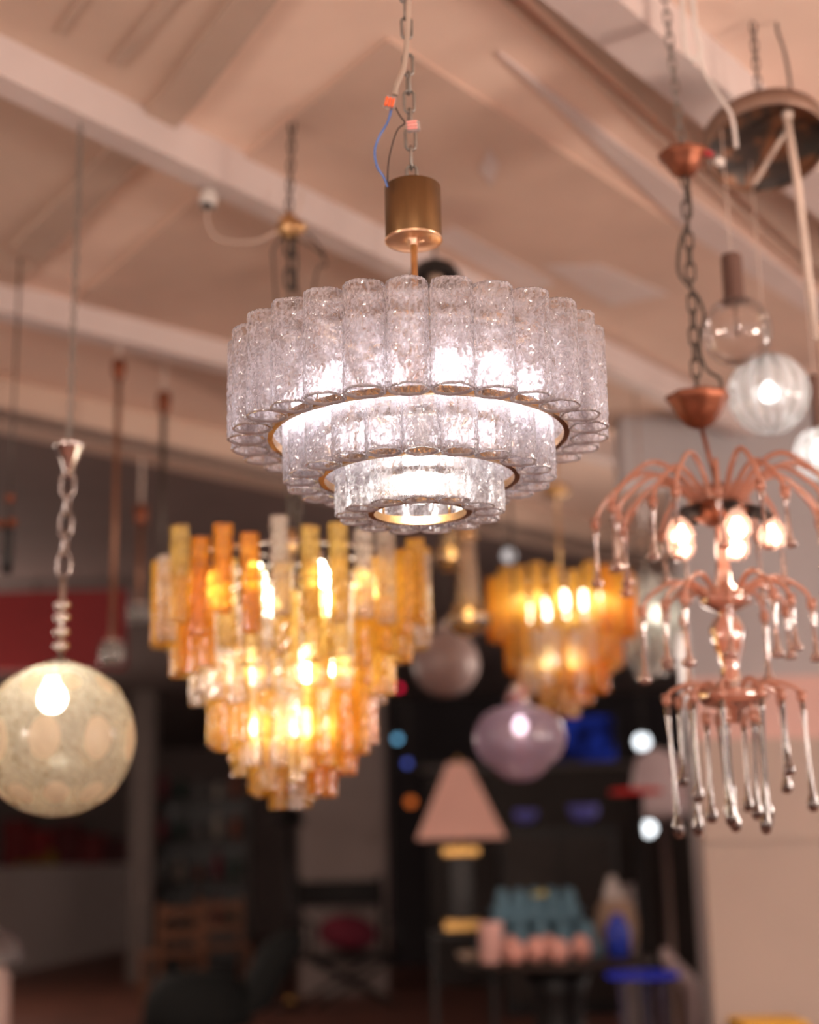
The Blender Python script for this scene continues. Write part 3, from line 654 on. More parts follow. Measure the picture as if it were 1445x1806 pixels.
# ------------------------------------------------------------------ more pendants behind
def ceiling_top(p): return ceil_z(p.x, p.y)+.003
M_smk = relief_glass('smoked_amber_bowl', (.50, .34, .18), (.32, .18, .08), (.45, .45), .35, .08, .4)
M_stg = relief_glass('champagne_glass', (.92, .78, .58), (.72, .52, .32), (.38, .38), .3, .1, .4)
def bottle_pendant(px, y_bowl, wpx, ytop, D, label, lit):
    c = at(px, y_bowl+20, D); k = mpp(px, y_bowl, D); r = wpx/2*k
    o = thing('bottle_pendant', label, 'pendant lamp', c); h = (y_bowl+20-ytop)*k
    MB().lathe([(0, -.0), (r*.55, r*.12), (r*.95, r*.5), (r, r*.85), (r*.8, r*1.25), (r*.6, r*1.5)], 28).build('bowl', M_smk, o)
    b = MB(); b.lathe([(r*.6, r*1.5), (r*.55, h*.5), (r*.42, h*.8), (r*.42, h)], 24); b.build('neck', M_stg, o)
    b = MB(); b.lathe([(r*1.01, r*.80), (r*1.03, r*.86), (r*1.01, r*.92)], 32); b.build('gold_band', M_brass, o)
    MB().lathe([(0, h+.03), (r*.3, h+.03), (r*.46, h), (r*.46, h-.02), (0, h-.02)], 20).build('cap', M_brass, o)
    MB().tube([(0, 0, h+.02), (0, 0, ceiling_top(c)-c.z)], .004, 6).build('cord', M_dchain, o)
    put('bulb', bulb_mesh(r*.22, glow('bottle_bulb', (1, .75, .40), lit)), o, (0, -r*.3, r*.95)); return o
bottle_pendant(828, 1104, 80, 938, 5.0, 'brass banded smoked bottle pendant in front of the pale globe', 14)
bottle_pendant(797, 990, 66, 900, 5.6, 'smoked bottle pendant higher up, just under the main chandelier', 10)
M_opal = surf('opal_globe', (.36, .28, .27), .35, 0, vary=.04, spec=.6)
gc = at(787, 1170, 7.0); go = thing('opal_globe_pendant', 'unlit pale opal globe pendant between the two amber chandeliers', 'pendant lamp', gc); gr = 59*mpp(787, 1170, 7.0)
MB().ball((0, 0, 0), gr, 32, 20).build('globe', M_opal, go); MB().lathe([(0, gr*1.25), (.03, gr*1.25), (.045, gr*.96), (0, gr*.95)], 20).build('cap', M_chrome, go); MB().tube([(0, 0, gr*1.2), (0, 0, ceiling_top(gc)-gc.z)], .004, 6).build('cord', M_dchain, go)
M_lil = relief_glass('lilac_glass', (.84, .72, .80), (.47, .36, .44), (.66, .66), .2, .14, .45)
lc = at(917, 1310, 5.4); lk = mpp(917, 1310, 5.4); li = thing('lilac_bowl_pendant', 'lilac glass onion shaped pendant glowing below the small amber chandelier', 'pendant lamp', lc)
MB().lathe([(0, -68*lk), (20*lk, -66*lk), (38*lk, -56*lk), (52*lk, -40*lk), (69*lk, -26*lk), (78*lk, -8*lk), (80*lk, 10*lk), (75*lk, 32*lk), (62*lk, 50*lk), (40*lk, 62*lk), (14*lk, 68*lk)], 36, lobes=6, amp=.025).build('bowl', M_lil, li)
MB().lathe([(0, 66*lk), (20*lk, 66*lk), (22*lk, 84*lk), (14*lk, 100*lk), (6*lk, 108*lk), (0, 108*lk)], 20).build('fitting', surf('rose_fitting', (.55, .30, .28), .2, .7), li)
MB().ball((9*lk, -18*lk, 72*lk), 10*lk, 12, 8).build('fitting_ball', M_chrome, li); MB().ball((-6*lk, -18*lk, 92*lk), 10*lk, 12, 8).build('fitting_ball', M_chrome, li)
put('bulb', bulb_mesh(.028, glow('lilac_bulb', (1, .84, .90), 9)), li, (0, -.05, 26*lk)); MB().tube([(0, 0, 100*lk), (0, 0, ceiling_top(lc)-lc.z)], .004, 6).build('cord', M_dchain, li)
MB().tube([(0, -.02, -66*lk), (0, -.05, 20*lk)], .012, 8).build('inner_rod', surf('pink_rod', (.75, .42, .48), .3), li)
# white glass chandelier behind the rose one (only its edge shows)
GW = relief_glass('white_glass', (.95, .96, .95), (.82, .84, .82), (.3, .75), .2, .1, .4)
ws, wb_, wt_ = cascade('cascade_chandelier', 'pale clear glass chandelier mostly hidden behind the rose copper one', 1150, 6.2, [(62, 1120, 11), (50, 1165, 9), (30, 1195, 5)], 95, 12, [(GW, 1)], 18, 41, [(30, 1090, 4)])
MB().tube([(0, 0, wt_), (0, 0, ceiling_top(wb_)-wb_.z)], .005, 8).build('rod', M_chrome, ws)
# black dome lamp behind the stem of the main chandelier
dc = at(768, 492, 4.2); dk = mpp(768, 492, 4.2); dl = thing('dome_pendant', 'black dome lamp behind the brass stem of the main chandelier', 'pendant lamp', dc); M_black = surf('black_paint', (.015, .015, .016), .4)
b = MB(); b.lathe([(46*dk, -8*dk), (44*dk, 8*dk), (34*dk, 24*dk), (16*dk, 34*dk), (0, 36*dk)], 32); b.lathe([(44*dk, -8*dk), (42*dk, 6*dk), (30*dk, 20*dk), (0, 30*dk)], 32); b.build('dome', M_black, dl)
MB().ball((0, -.01, 2*dk), 13*dk, 14, 9).build('bulb', surf('unlit_bulb', (.55, .40, .30), .3), dl); MB().tube([(0, 0, 34*dk), (0, 0, ceiling_top(dc)-dc.z)], .004, 6).build('cord', M_dchain, dl)
# pale cable pendants on the left: small copper bulbs holders on rods
M_rodc = surf('copper_rod', (.30, .15, .09), .4, .6)
def rod_pendant(px, y0, y1, D, label, m_, shade):
    c = at(px, y1, D); o = thing('rod_pendant', label, 'pendant lamp', c); k = mpp(px, y1, D); h = at(px, y0, D).z-c.z
    MB().tube([(0, 0, 0), (0, 0, h)], 5*k, 8).build('rod', m_, o); MB().lathe([(0, h), (6*k, h), (12*k, h+12*k), (13*k, h+34*k), (8*k, h+42*k), (0, h+44*k)], 18).build('copper_cup', M_cop, o)
    MB().tube([(0, 0, h+40*k), (0, 0, ceiling_top(c)-c.z)], 3.5*k, 6).build('cord', M_cord, o)
    if shade:
        b = MB(); V = []
        for i in range(10):
            a = 2*PI*i/10; b.lathe([(0, -.05), (5*k, -.045), (8*k, -.01), (7*k, .02), (0, .03)], 8, (16*k*cos(a), 16*k*sin(a), 0))
        b.build('crystal_drops', GW, o)
        MB().lathe([(0, .03), (18*k, .03), (18*k, .04), (0, .045)], 18).build('crystal_plate', M_chrome, o)
rod_pendant(197, 672, 1150, 5.2, 'thin copper rod pendant beside the gold globe, second cord from the left edge', M_rodc, True)
rod_pendant(283, 730, 1060, 5.6, 'dark rod pendant with a copper cup, between the gold globe and the large amber chandelier', M_dchain, False)
rod_pendant(245, 930, 1080, 6.5, 'small crystal cluster pendant left of the large amber chandelier', M_rodc, True)
c = at(14, 960, 4.6); o = thing('small_copper_pendant', 'small dark pendant with copper knobs cut by the left edge', 'pendant lamp', c); k = mpp(14, 960, 4.6)
MB().lathe([(0, -55*k), (8*k, -54*k), (12*k, -20*k), (8*k, 20*k), (10*k, 40*k), (0, 44*k)], 18).build('body', M_black, o)
for dx, dz in ((2, 82), (8, 38), (-12, 36)): MB().ball((dx*k, -.01, dz*k), 9*k, 12, 8).build('knob', M_cop, o)
MB().tube([(0, 0, 30*k), (0, 0, ceiling_top(c)-c.z)], .004, 6).build('cord', M_dchain, o)
# spotlight on the long white beam, with its looping cable
SD = atz(368, 318, H-.125).y+.03; c = at(368, 352, SD); o = thing('spotlight', 'white spotlight clamped under the long white beam with a looping cable', 'spotlight', c); k = mpp(368, 352, SD)
zt2 = H-.12-c.z
MB().lathe([(0, -16*k), (13*k, -15*k), (16*k, -6*k), (15*k, 14*k), (8*k, 20*k), (0, 21*k)], 20, axis=(.1, .35, 1)).build('head', M_wht, o)
MB().lathe([(0, -17*k), (11*k, -16.5*k), (10*k, -12*k), (0, -11*k)], 16, axis=(.1, .35, 1)).build('lens', M_black, o)
MB().tube([(0, 0, 18*k), (0, .02, zt2)], .006, 8).build('bracket', M_wht, o)
MB().tube(smooth_path([(-.0, 0, -14*k), (-2*k, 0, -40*k), (14*k, 0, -72*k), (50*k, 0, -82*k), (95*k, 0, -78*k), (150*k, .02, -30*k), (165*k, .05, zt2)], 6), .004, 6).build('cable', M_cord, o)
# cable loops and hooks on the right beam
c = at(1222, 95, 3.0); o = thing('cable_hook', 'white ceiling hook with a loose cable running down beside the patinated plate', 'cable'); o.location = c; k = mpp(1222, 95, 3.0)
MB().tube(smooth_path([(-8*k, 0, H-c.z+.002), (-14*k, 0, 40*k), (-10*k, 0, 0), (4*k, 0, -12*k), (14*k, 0, 10*k), (8*k, 0, 60*k), (6*k, 0, H-c.z+.002)], 6), .006, 8).build('hook', M_wht, o)
MB().tube(smooth_path([(14*k, 0, 20*k), (16*k, 0, -30*k), (40*k, -.01, -90*k), (56*k, -.02, -130*k), (60*k, -.02, -190*k)], 6), .005, 8).build('cable', M_wht, o)
# ==P4 END==
# ------------------------------------------------------------------ furniture and goods in the lower part
def stand(px, D):                         # floor point below a picture column
    p_ = at(px, 1500, D); return Vector((p_.x, D, 0))
def zp(px, py, D): return at(px, py, D).z
M_wood = surf('brown_wood', (.20, .085, .045), .5, vary=.25, scale=8, stretch=(1, 1, .2)); M_dwood = surf('dark_wood', (.035, .024, .020), .5, vary=.2)
M_gold = surf('gold_trim', (.80, .48, .16), .3, .9, vary=.08); M_bmetal = surf('black_metal', (.022, .020, .020), .4, .5)
# round dark display table
TD = 8.6; t0 = stand(975, TD); tz = zp(975, 1690, TD); tk = mpp(975, 1690, TD); TR = 168*tk
tb = thing('round_table', 'dark round pedestal table carrying egg cartons and pink eggs', 'table', t0)
MB().lathe([(0, tz-.035), (TR*.94, tz-.035), (TR, tz-.028), (TR, tz-.004), (TR*.985, tz), (0, tz)], 48).build('table_top', M_dwood, tb)
MB().lathe([(TR, tz-.03), (TR*1.015, tz-.02), (TR*1.015, tz-.006), (TR*1.0, tz-.003)], 48).build('table_rim', M_dwood, tb)
MB().lathe([(0, 0), (.32, 0), (.34, .02), (.30, .05), (.16, .08), (.14, .3), (.14, tz-.2), (.2, tz-.04), (0, tz-.04)], 28).build('pedestal', M_black, tb)
M_teal = surf('teal_pulp', (.12, .23, .30), .85, vary=.15, scale=18, bump=.2, bscale=60)
def carton(px, D, w_, d_, h_, z0, label, rz_):
    p_ = at(px, 1600, D); o = thing('egg_carton', label, 'egg carton', (p_.x, D, z0), rz_, 'egg cartons on the round table')
    b = MB(); n_ = 5
    b.box((0, 0, h_*.18), (w_, d_, h_*.36), bevel=.008); b.build('tray', M_teal, o)
    for j in range(3):
        for i in range(n_):
            x = (i-(n_-1)/2)*w_*.19; y = (j-1)*d_*.30
            MB().lathe([(w_*.105, h_*.3), (w_*.095, h_*.6), (w_*.065, h_*.92), (w_*.03, h_), (0, h_)], 10, (x, y, 0)).build('cup', M_teal, o)
    MB().box((0, 0, h_*.34), (w_*1.06, d_*1.05, h_*.08), bevel=.004).build('tray_edge', M_teal, o); return o
c1 = carton(948, 8.76, .66, .42, .20, tz+.001, 'large lower teal egg carton at the back of the round table', .05)
c2_ = carton(945, 8.78, .50, .34, .18, tz+.2015, 'smaller teal egg carton stacked on the large one, with a yellow tag', -.05)
MB().box((.02, -.125, .155), (.08, .05, .01), M=Matrix.Rotation(.5, 3, 'X')).build('yellow_tag', surf('yellow_tag', (.60, .50, .12), .6), c2_)
M_egg = surf('pink_egg', (.80, .40, .33), .45, vary=.06, scale=10)
eggm = MB().lathe([(0, 0), (.03, .004), (.052, .025), (.062, .055), (.055, .09), (.035, .122), (.015, .136), (0, .138)], 18).mesh('egg', M_egg)
for i, (px, D, sc_, rz_, lb) in enumerate(((900, 8.40, 1, .0, 'pink egg standing next to the pink beaker'), (908, 8.18, .95, 1.2, 'pink egg lying in front, nearest the pink beaker'), (944, 8.27, 1, .5, 'tall pink egg in the middle of the row of eggs'),
        (985, 8.19, .95, 1.3, 'pink egg lying in front right of the middle egg'), (966, 8.42, 1.0, .2, 'pink egg tucked against the carton behind the middle egg'), (1024, 8.34, 1.0, .4, 'pink egg standing apart at the right end of the row'))):
    p_ = at(px, 1650, D); o = put('egg', eggm, None, (p_.x, D, tz+.0005), (0, 0, rz_), (sc_, sc_, sc_)); tag(o, lb, 'egg', 'pink eggs on the round table')
b = MB(); k = mpp(872, 1650, 8.35); b.lathe([(0, 0), (.058, 0), (.062, .01), (.066, .19), (.070, .215), (.064, .215), (.058, .02), (0, .015)], 24); o = b.build('beaker', surf('pink_ceramic', (.82, .50, .45), .4)); o.location = (at(866, 1650, 8.3).x, 8.3, tz+.001); tag(o, 'tall pale pink beaker at the left of the eggs', 'beaker')
b = MB(); b.lathe([(0, .004), (.04, .0), (.065, .03), (.072, .05), (.067, .05), (.05, .012), (0, .012)], 24); o = b.build('dish', surf('cream_dish', (.55, .44, .34), .4)); o.location = (at(828, 1664, 8.5).x, 8.5, tz+.001); tag(o, 'small cream dish on the left rim of the round table', 'dish')
M_paper = surf('kraft_paper', (.42, .28, .20), .8, bump=.3, bscale=20); M_wpap = surf('white_tissue', (.60, .53, .50), .8, bump=.3, bscale=25)
pb = thing('paper_bag', 'crumpled brown paper bag with white tissue standing behind the egg cartons', 'bag', (at(1086, 1600, 8.98).x, 8.98, tz+.001)); b = MB(); V = []
for j, (w_, z_) in enumerate(((.10, 0), (.125, .08), (.13, .17), (.11, .25), (.09, .30))):
    for i in range(14):
        a = 2*PI*i/14; q = w_*(1+.14*mnoise.noise(Vector((cos(a)*2, sin(a)*2, z_*12)))); V.append((q*cos(a), q*.7*sin(a), z_))
b.add(V, [tuple(range(13, -1, -1))]+[(j*14+i, j*14+(i+1) % 14, (j+1)*14+(i+1) % 14, (j+1)*14+i) for j in range(4) for i in range(14)], 0, False); b.build('bag', M_paper, pb)
b = MB(); V = [(.085*(1-j/5)*(1+.3*mnoise.noise(Vector((i, j*1.7, 3.3))))*cos(2*PI*i/12)-.02*j/5, .06*(1-j/5)*sin(2*PI*i/12), .26+.045*j) for j in range(5) for i in range(12)]
b.add(V, [(j*12+i, j*12+(i+1) % 12, (j+1)*12+(i+1) % 12, (j+1)*12+i) for j in range(4) for i in range(12)]+[tuple(48+i for i in range(12))], 0, False); b.build('tissue', M_wpap, pb)
b = MB(); b.lathe([(0, 0), (.05, 0), (.066, .02), (.07, .14), (.055, .19), (.03, .215), (.028, .24), (0, .24)], 22); o = b.build('bottle', surf('blue_glass_bottle', (.03, .06, .50), .2)); o.location = (at(1090, 1640, 8.52).x, 8.52, tz+.001); tag(o, 'squat cobalt blue bottle at the right of the egg cartons', 'bottle')
# pyramid lamp on a small black side table
PD = 9.4; pk = mpp(812, 1480, PD); lz = zp(812, 1640, PD); p_ = stand(812, PD)
st = thing('side_table', 'small black side table under the pyramid lamp', 'table', p_); MB().box((0, 0, lz-.02), (.42, .34, .04), bevel=.006).build('table_top', M_black, st)
for sx in (-1, 1):
    for sy in (-1, 1): MB().box((sx*.18, sy*.14, (lz-.04)/2), (.03, .03, lz-.04)).build('leg', M_black, st)
pl = thing('table_lamp', 'table lamp with a pink pyramid shade on a black column with gold bands', 'lamp', (p_.x, PD, lz))
M_shade = surf('pink_shade', (.84, .50, .42), .8, vary=.04, scale=3, bump=.05)
zz = lambda y: zp(812, y, PD)-lz
b = MB(); w0, w1 = 77*pk, 18*pk; b.add([(s_*w_, t_*w_, z_) for w_, z_ in ((w0, zz(1480)), (w1, zz(1346))) for s_, t_ in ((-1, -1), (1, -1), (1, 1), (-1, 1))]+[(s_*w_*.97, t_*w_*.97, z_) for w_, z_ in ((w0, zz(1480)), (w1, zz(1346))) for s_, t_ in ((-1, -1), (1, -1), (1, 1), (-1, 1))],
      [(i, (i+1) % 4, 4+(i+1) % 4, 4+i) for i in range(4)]+[(8+i, 12+i, 12+(i+1) % 4, 8+(i+1) % 4) for i in range(4)]+[(i, 8+i, 8+(i+1) % 4, (i+1) % 4) for i in range(4)]+[(4+i, 4+(i+1) % 4, 12+(i+1) % 4, 12+i) for i in range(4)], 0, False); b.build('shade', M_shade, pl)
MB().box((0, 0, (zz(1508)+zz(1494))/2), (64*pk, 64*pk, zz(1494)-zz(1508)), bevel=.004).build('gold_band', M_gold, pl)
MB().box((0, 0, (zz(1508)+zz(1622))/2), (38*pk, 38*pk, zz(1508)-zz(1622)), bevel=.006).build('column', M_black, pl)
MB().box((0, 0, zz(1622)/2), (64*pk, 64*pk, zz(1622)-.0005), bevel=.004).build('gold_foot', M_gold, pl)
MB().tube([(0, 0, zz(1496)), (0, 0, zz(1350))], .012, 8).build('neck', M_gold, pl); MB().lathe([(0, 0), (.012, .01), (.014, .025), (0, .05)], 12, (0, 0, zz(1346))).build('finial', M_gold, pl)
for q in range(4): MB().tube([(0, 0, zz(1356)), (w1*.9*(1 if q < 2 else -1), w1*.9*(1 if q % 2 else -1), zz(1352))], .004, 5).build('shade_spoke', M_gold, pl)
# chair with crossed legs and burgundy cushion
KD = 13.5; kp = stand(612, KD-.45); kc = thing('armchair', 'dark metal framed armchair with crossed legs and a burgundy cushion by the pillar', 'armchair', kp, .25)
for s_ in (-1, 1):
    y = s_*.30
    MB().tube([(-.34, y, .02), (.34, y, .40)], .02, 8).build('leg', M_bmetal, kc); MB().tube([(.34, y, .02), (-.34, y, .40)], .02, 8).build('leg', M_bmetal, kc)
    MB().tube([(s_*.36, .28, .38), (s_*.37, .36, 1.06)], .028, 8).build('back_post', M_bmetal, kc); MB().tube([(s_*.36, -.28, .38), (s_*.37, -.30, .70), (s_*.37, .32, .72)], .022, 8).build('armrest', M_bmetal, kc)
MB().box((0, 0, .40), (.74, .60, .05), bevel=.01).build('seat', M_bmetal, kc); MB().box((0, .33, .92), (.70, .03, .22), bevel=.01).build('backrest', M_bmetal, kc)
o = MB().ball((0, 0, 0), (.26, .21, .15), 20, 12).build('cushion', surf('burgundy_velvet', (.20, .022, .045), .8, vary=.15)); o.location = (kp.x, KD-.5, .60); o.rotation_euler = (.2, .1, .25); tag(o, 'plump burgundy cushion on the dark metal armchair', 'cushion')
# black lounge chair low in the foreground
GD = 10.6; gp_ = stand(390, GD); lg = thing('lounge_chair', 'black upholstered lounge chair with a raked back at the bottom edge', 'armchair', gp_)
zq = lambda y: zp(390, y, GD); gk = mpp(390, 1750, GD)
b = MB(); V = []
for j in range(9):
    t = j/8
    for i in range(16):
        a = 2*PI*i/16; V.append((-40*gk+98*gk*cos(a)*cos(t*1.45)**.5, .36*sin(a)*cos(t*1.45)**.5, .12+(zq(1712)-.12)*sin(t*PI/2)))
b.add(V, [(j*16+i, j*16+(i+1) % 16, (j+1)*16+(i+1) % 16, (j+1)*16+i) for j in range(8) for i in range(16)]+[tuple(128+i for i in range(16)), tuple(range(15, -1, -1))]); b.build('seat', surf('black_leather', (.008, .010, .010), .8), lg)
b = MB(); pts = [(20*gk, .05, .2), (50*gk, .12, zq(1780)), (85*gk, .2, zq(1710)), (122*gk, .3, zq(1646))]; V = []
P_ = smooth_path(pts, 5)
for j, q in enumerate(P_):
    w_ = .30-.10*j/len(P_)
    for i in range(12):
        a = 2*PI*i/12; V.append((q.x+.15*cos(a)*(1 if j < len(P_)-2 else .6), q.y+w_*sin(a), q.z))
m_ = len(P_); b.add(V, [(j*12+i, j*12+(i+1) % 12, (j+1)*12+(i+1) % 12, (j+1)*12+i) for j in range(m_-1) for i in range(12)]+[tuple((m_-1)*12+i for i in range(12)), tuple(range(11, -1, -1))]); b.build('backrest', MATS['black_leather'], lg)
for sx in (-1, 1):
    for sy in (-1, 1): MB().tube([(-40*gk+sx*.22, sy*.2, 0), (-40*gk+sx*.19, sy*.17, .16)], .016, 8).build('leg', M_bmetal, lg)
# floor lamp with thin dark pole
fp = stand(512, 12.8); flp = thing('floor_lamp', 'slim dark floor lamp standing below the large amber chandelier', 'lamp', fp)
MB().tube([(0, 0, .02), (0, 0, 1.62)], .022, 10).build('pole', M_bmetal, flp); MB().lathe([(0, 0), (.15, 0), (.15, .02), (.03, .04), (0, .04)], 28).build('base', M_bmetal, flp); MB().lathe([(.03, .06), (.045, .075), (.03, .10)], 16).build('gold_collar', M_gold, flp)
MB().lathe([(.14, 1.52), (.10, 1.62), (.03, 1.68), (0, 1.69)], 24).build('shade', M_bmetal, flp)
# wooden chairs and cabinet around the left middle
def wooden_chair(px, D, rz_, label):
    o = thing('wooden_chair', label, 'chair', stand(px, D), rz_, 'wooden chairs near the shelf')
    for sx in (-1, 1):
        MB().box((sx*.2, -.2, .22), (.04, .04, .44)).build('leg', M_wood, o); MB().box((sx*.2, .2, .44), (.04, .04, .88)).build('leg', M_wood, o)
        MB().box((sx*.2, 0, .2), (.025, .38, .03)).build('stretcher', M_wood, o)
    MB().box((0, 0, .455), (.46, .46, .04), bevel=.008).build('seat', M_wood, o)
    for z_ in (.62, .80): MB().box((0, .2, z_), (.37, .025, .09), bevel=.004).build('back_slat', M_wood, o)
wooden_chair(395, 14.0, .3, 'brown wooden chair right of the dark shelf, nearest the floor lamp'); wooden_chair(308, 13.2, -2.6, 'brown wooden chair turned away below the dark shelf')
sh = thing('shelf_unit', 'dark open shelf unit with bottles and books between the pillar and the gold globe', 'shelf', stand(352, 17.0))
for sx in (-1, 1): MB().box((sx*.56, 0, 1.05), (.05, .4, 2.1)).build('side_panel', M_dwood, sh)
for z_ in (.12, .55, 1.0, 1.45, 1.9): MB().box((0, 0, z_), (1.07, .38, .035)).build('shelf_board', M_dwood, sh)
MB().box((0, .21, 1.05), (1.17, .02, 2.1)).build('back_panel', M_black, sh)
shp = stand(352, 17.0); gm = [surf('goods_'+n_, c_, .5) for n_, c_ in (('grey', (.16, .15, .15)), ('rust', (.22, .07, .04)), ('green', (.03, .06, .045)), ('cream', (.34, .28, .24)), ('wine', (.14, .02, .03)))]
gn = ('grey', 'rust red', 'dark green', 'cream', 'wine red'); rows = {.55: 'second', 1.0: 'third', 1.45: 'fourth', 1.9: 'top'}
for z_ in (.55, 1.0, 1.45, 1.9):
    for i in range(5):
        g = (i*3+int(z_*10)) % 5; x = -.42+i*.21; h_ = .18+.05*((i*7+int(z_*10)) % 4)
        b = MB(); r_ = .045+.012*((i+g) % 3)
        b.lathe([(0, 0), (r_, 0), (r_, h_*.6), (r_*.5, h_*.78), (r_*.35, h_*.8), (r_*.35, h_), (0, h_)], 14); o = b.build('bottle', gm[g])
        o.location = (shp.x+x, 16.95, z_+.018); tag(o, f"{gn[g]} bottle on the {rows[z_]} shelf, number {i+1} from its left end" if False else f"{gn[g]} bottle, {('first', 'second', 'third', 'fourth', 'fifth')[i]} from the left on the {rows[z_]} shelf board", 'bottle', 'bottles on the dark shelf')
# red and yellow goods behind the half wall
ps = [(20, 'tall dark red box', 1445, (.24, .02, .022), 44), (66, 'bright red box', 1462, (.33, .02, .022), 40), (112, 'dull wine red box', 1452, (.15, .016, .02), 42), (158, 'dark red wide box', 1470, (.22, .02, .022), 42), (204, 'blackish red box', 1478, (.09, .014, .016), 40)]
cb = thing('back_counter', 'dark counter behind the low half wall', 'counter', (at(110, 1500, 23.4).x, 23.6, 0))
MB().box((0, 0, .5), (3.2, .7, 1.0)).build('body', M_dwood, cb); MB().box((0, 0, 1.02), (3.3, 1.0, .04)).build('worktop', M_dwood, cb)
for px, lb, y, c_, w_ in ps:
    k = mpp(px, 1500, 23.4); zt3 = zp(px, y, 23.4); q = at(px, 1500, 23.4)
    o = thing('display_box', lb+' standing on the counter behind the half wall', 'box', (q.x, 23.68, 1.0405)); h_ = zt3-1.0405
    MB().box((0, 0, h_*.4), (w_*k, .3, h_*.8), bevel=.01).build('body', surf('box_'+lb, c_, .6), o); MB().box((0, 0, h_*.9), (w_*k*1.03, .31, h_*.2), bevel=.01).build('lid', MATS['box_'+lb], o)
M_yel = surf('yellow_bottle', (.40, .24, .02), .4)
for px, y, lb in ((34, 1520, 'short yellow jar, leftmost of the yellow ones'), (62, 1512, 'middle yellow jar in front of the red boxes'), (88, 1500, 'tallest yellow jar, rightmost of the three')):
    k = mpp(px, 1500, 23.2); q = at(px, y, 23.22); h_ = q.z-1.0405; b = MB(); b.lathe([(0, 0), (9*k, 0), (10*k, .03), (10*k, h_*.7), (6*k, h_*.85), (6*k, h_), (0, h_)], 16); o = b.build('jar', M_yel); o.location = (q.x, 23.27, 1.0405); tag(o, lb, 'jar', 'yellow jars behind the half wall')
# dark centre-right: counter, screen, chair, stool, little lamps
sn = thing('blue_screen', 'dim blue lit screen in a black frame on the dark back counter', 'screen', at(1030, 1345, 15.0)); k = mpp(1030, 1310, 15.0)
MB().box((0, 0, 42*k), (118*k, .06, 84*k), bevel=.01).build('bezel', M_black, sn)
M_scr, nt, out = new_mat('screen_blue'); e = N(nt, 'Emission', i_Strength=.16); v = coords(nt, (1, 1, 1), False); nz = N(nt, 'TexNoise', i_Scale=5.0); L(nt, v, nz.inputs['Vector']); L(nt, ramp(nt, nz.outputs['Fac'], [(.42, (.02, .02, .10)), (.6, (.06, .12, 1.0))]), e.inputs['Color']); L(nt, e.outputs[0], out.inputs[0])
MB().box((0, -.031, 42*k), (110*k, .004, 76*k)).build('screen', M_scr, sn)
cz = zp(1030, 1347, 15.0); ct = thing('dark_counter', 'long dark counter in the gloom at the centre right', 'counter', (at(980, 1347, 15.0).x, 15.0, 0))
MB().box((0, .1, cz/2-.03), (2.6, .7, cz-.06)).build('body', M_dwood, ct); MB().box((0, .08, cz-.03), (2.8, .8, .06), bevel=.01).build('worktop', surf('counter_top', (.16, .14, .13), .4), ct)
wc = thing('shell_chair', 'pale lilac white shell chair beside the red topped stool', 'chair', stand(1178, 9.8)); b = MB(); V = []; ck = mpp(1178, 1370, 9.8); zcn = zp(1178, 1378, 9.8)
for j in range(11):
    t = j/10
    for i in range(15):
        a = -PI*.12+PI*1.24*i/14; rr_ = 56*ck*(1-.25*t*t) if t > .3 else 56*ck*(.6+.4*t/.3); V.append((rr_*cos(a), .1+rr_*.8*sin(a), zcn-64*ck+(128*ck)*t*(1-.25*abs(i-7)/7*t)))
n_ = len(V); V += [(x*.9, .1+(y-.1)*.9, z) for x, y, z in V]
fs = [(j*15+i, j*15+i+1, (j+1)*15+i+1, (j+1)*15+i) for j in range(10) for i in range(14)]; b.add(V, fs+[tuple(n_+q for q in f[::-1]) for f in fs]+[(150+i, 151+i, n_+151+i, n_+150+i) for i in range(14)]+[(j*15, (j+1)*15, n_+(j+1)*15, n_+j*15) for j in range(10)]+[((j+1)*15+14, j*15+14, n_+j*15+14, n_+(j+1)*15+14) for j in range(10)]); b.build('shell', surf('lilac_white', (.86, .72, .74), .5, vary=.04), wc)
MB().lathe([(0, zcn-66*ck), (40*ck, zcn-62*ck), (52*ck, zcn-40*ck), (0, zcn-38*ck)], 24, (0, .1, 0)).build('seat', MATS['lilac_white'], wc); MB().lathe([(0, 0), (.25, 0), (.25, .02), (.03, .05), (.025, zcn-62*ck), (0, zcn-62*ck)], 20, (0, .1, 0)).build('pedestal', M_chrome, wc)
rst = thing('bar_stool', 'stool with a thin red round top on a black post', 'stool', stand(1128, 9.2)); rz2 = zp(1128, 1392, 9.2); k = mpp(1128, 1390, 9.2)
MB().lathe([(0, rz2-.03), (46*k, rz2-.03), (48*k, rz2-.015), (46*k, rz2), (0, rz2)], 32).build('seat', surf('red_top', (.75, .04, .04), .4), rst); MB().lathe([(0, 0), (.2, 0), (.2, .02), (.04, .04), (.04, rz2-.03), (0, rz2-.03)], 20).build('post', M_black, rst)
def little_lamp(px, py, rp, D, color, strength, label, hang=True):
    c = at(px, py, D); k = mpp(px, py, D); o = thing('small_bulb_lamp', label, 'lamp', c, 0, 'small bulbs in the dark part'); r = rp*k
    MB().ball((0, 0, 0), r, 14, 9).build('bulb', glow('little_'+label[:14], color, strength), o)
    MB().lathe([(0, r*2.2), (r*.5, r*2.2), (r*.55, r*.85), (0, r*.85)], 12).build('socket', M_black, o)
    MB().tube([(0, 0, r*2), (0, 0, ceiling_top(c)-c.z)], .004, 6).build('cord', M_dchain, o)
little_lamp(1133, 1308, 13, 12.0, (.9, .95, 1), 3.2, 'white hanging bulb left of the rose chandelier teardrops'); little_lamp(1144, 1461, 13, 11.0, (.92, .96, 1), 3.2, 'white low hanging bulb beneath the shell chair')
little_lamp(701, 1303, 6, 13.5, (.20, .55, .85), 1.6, 'pale blue small bulb beside the pillar'); little_lamp(719, 1346, 6, 13.5, (.10, .14, .6), 1.2, 'deep blue small bulb under the pale blue one')
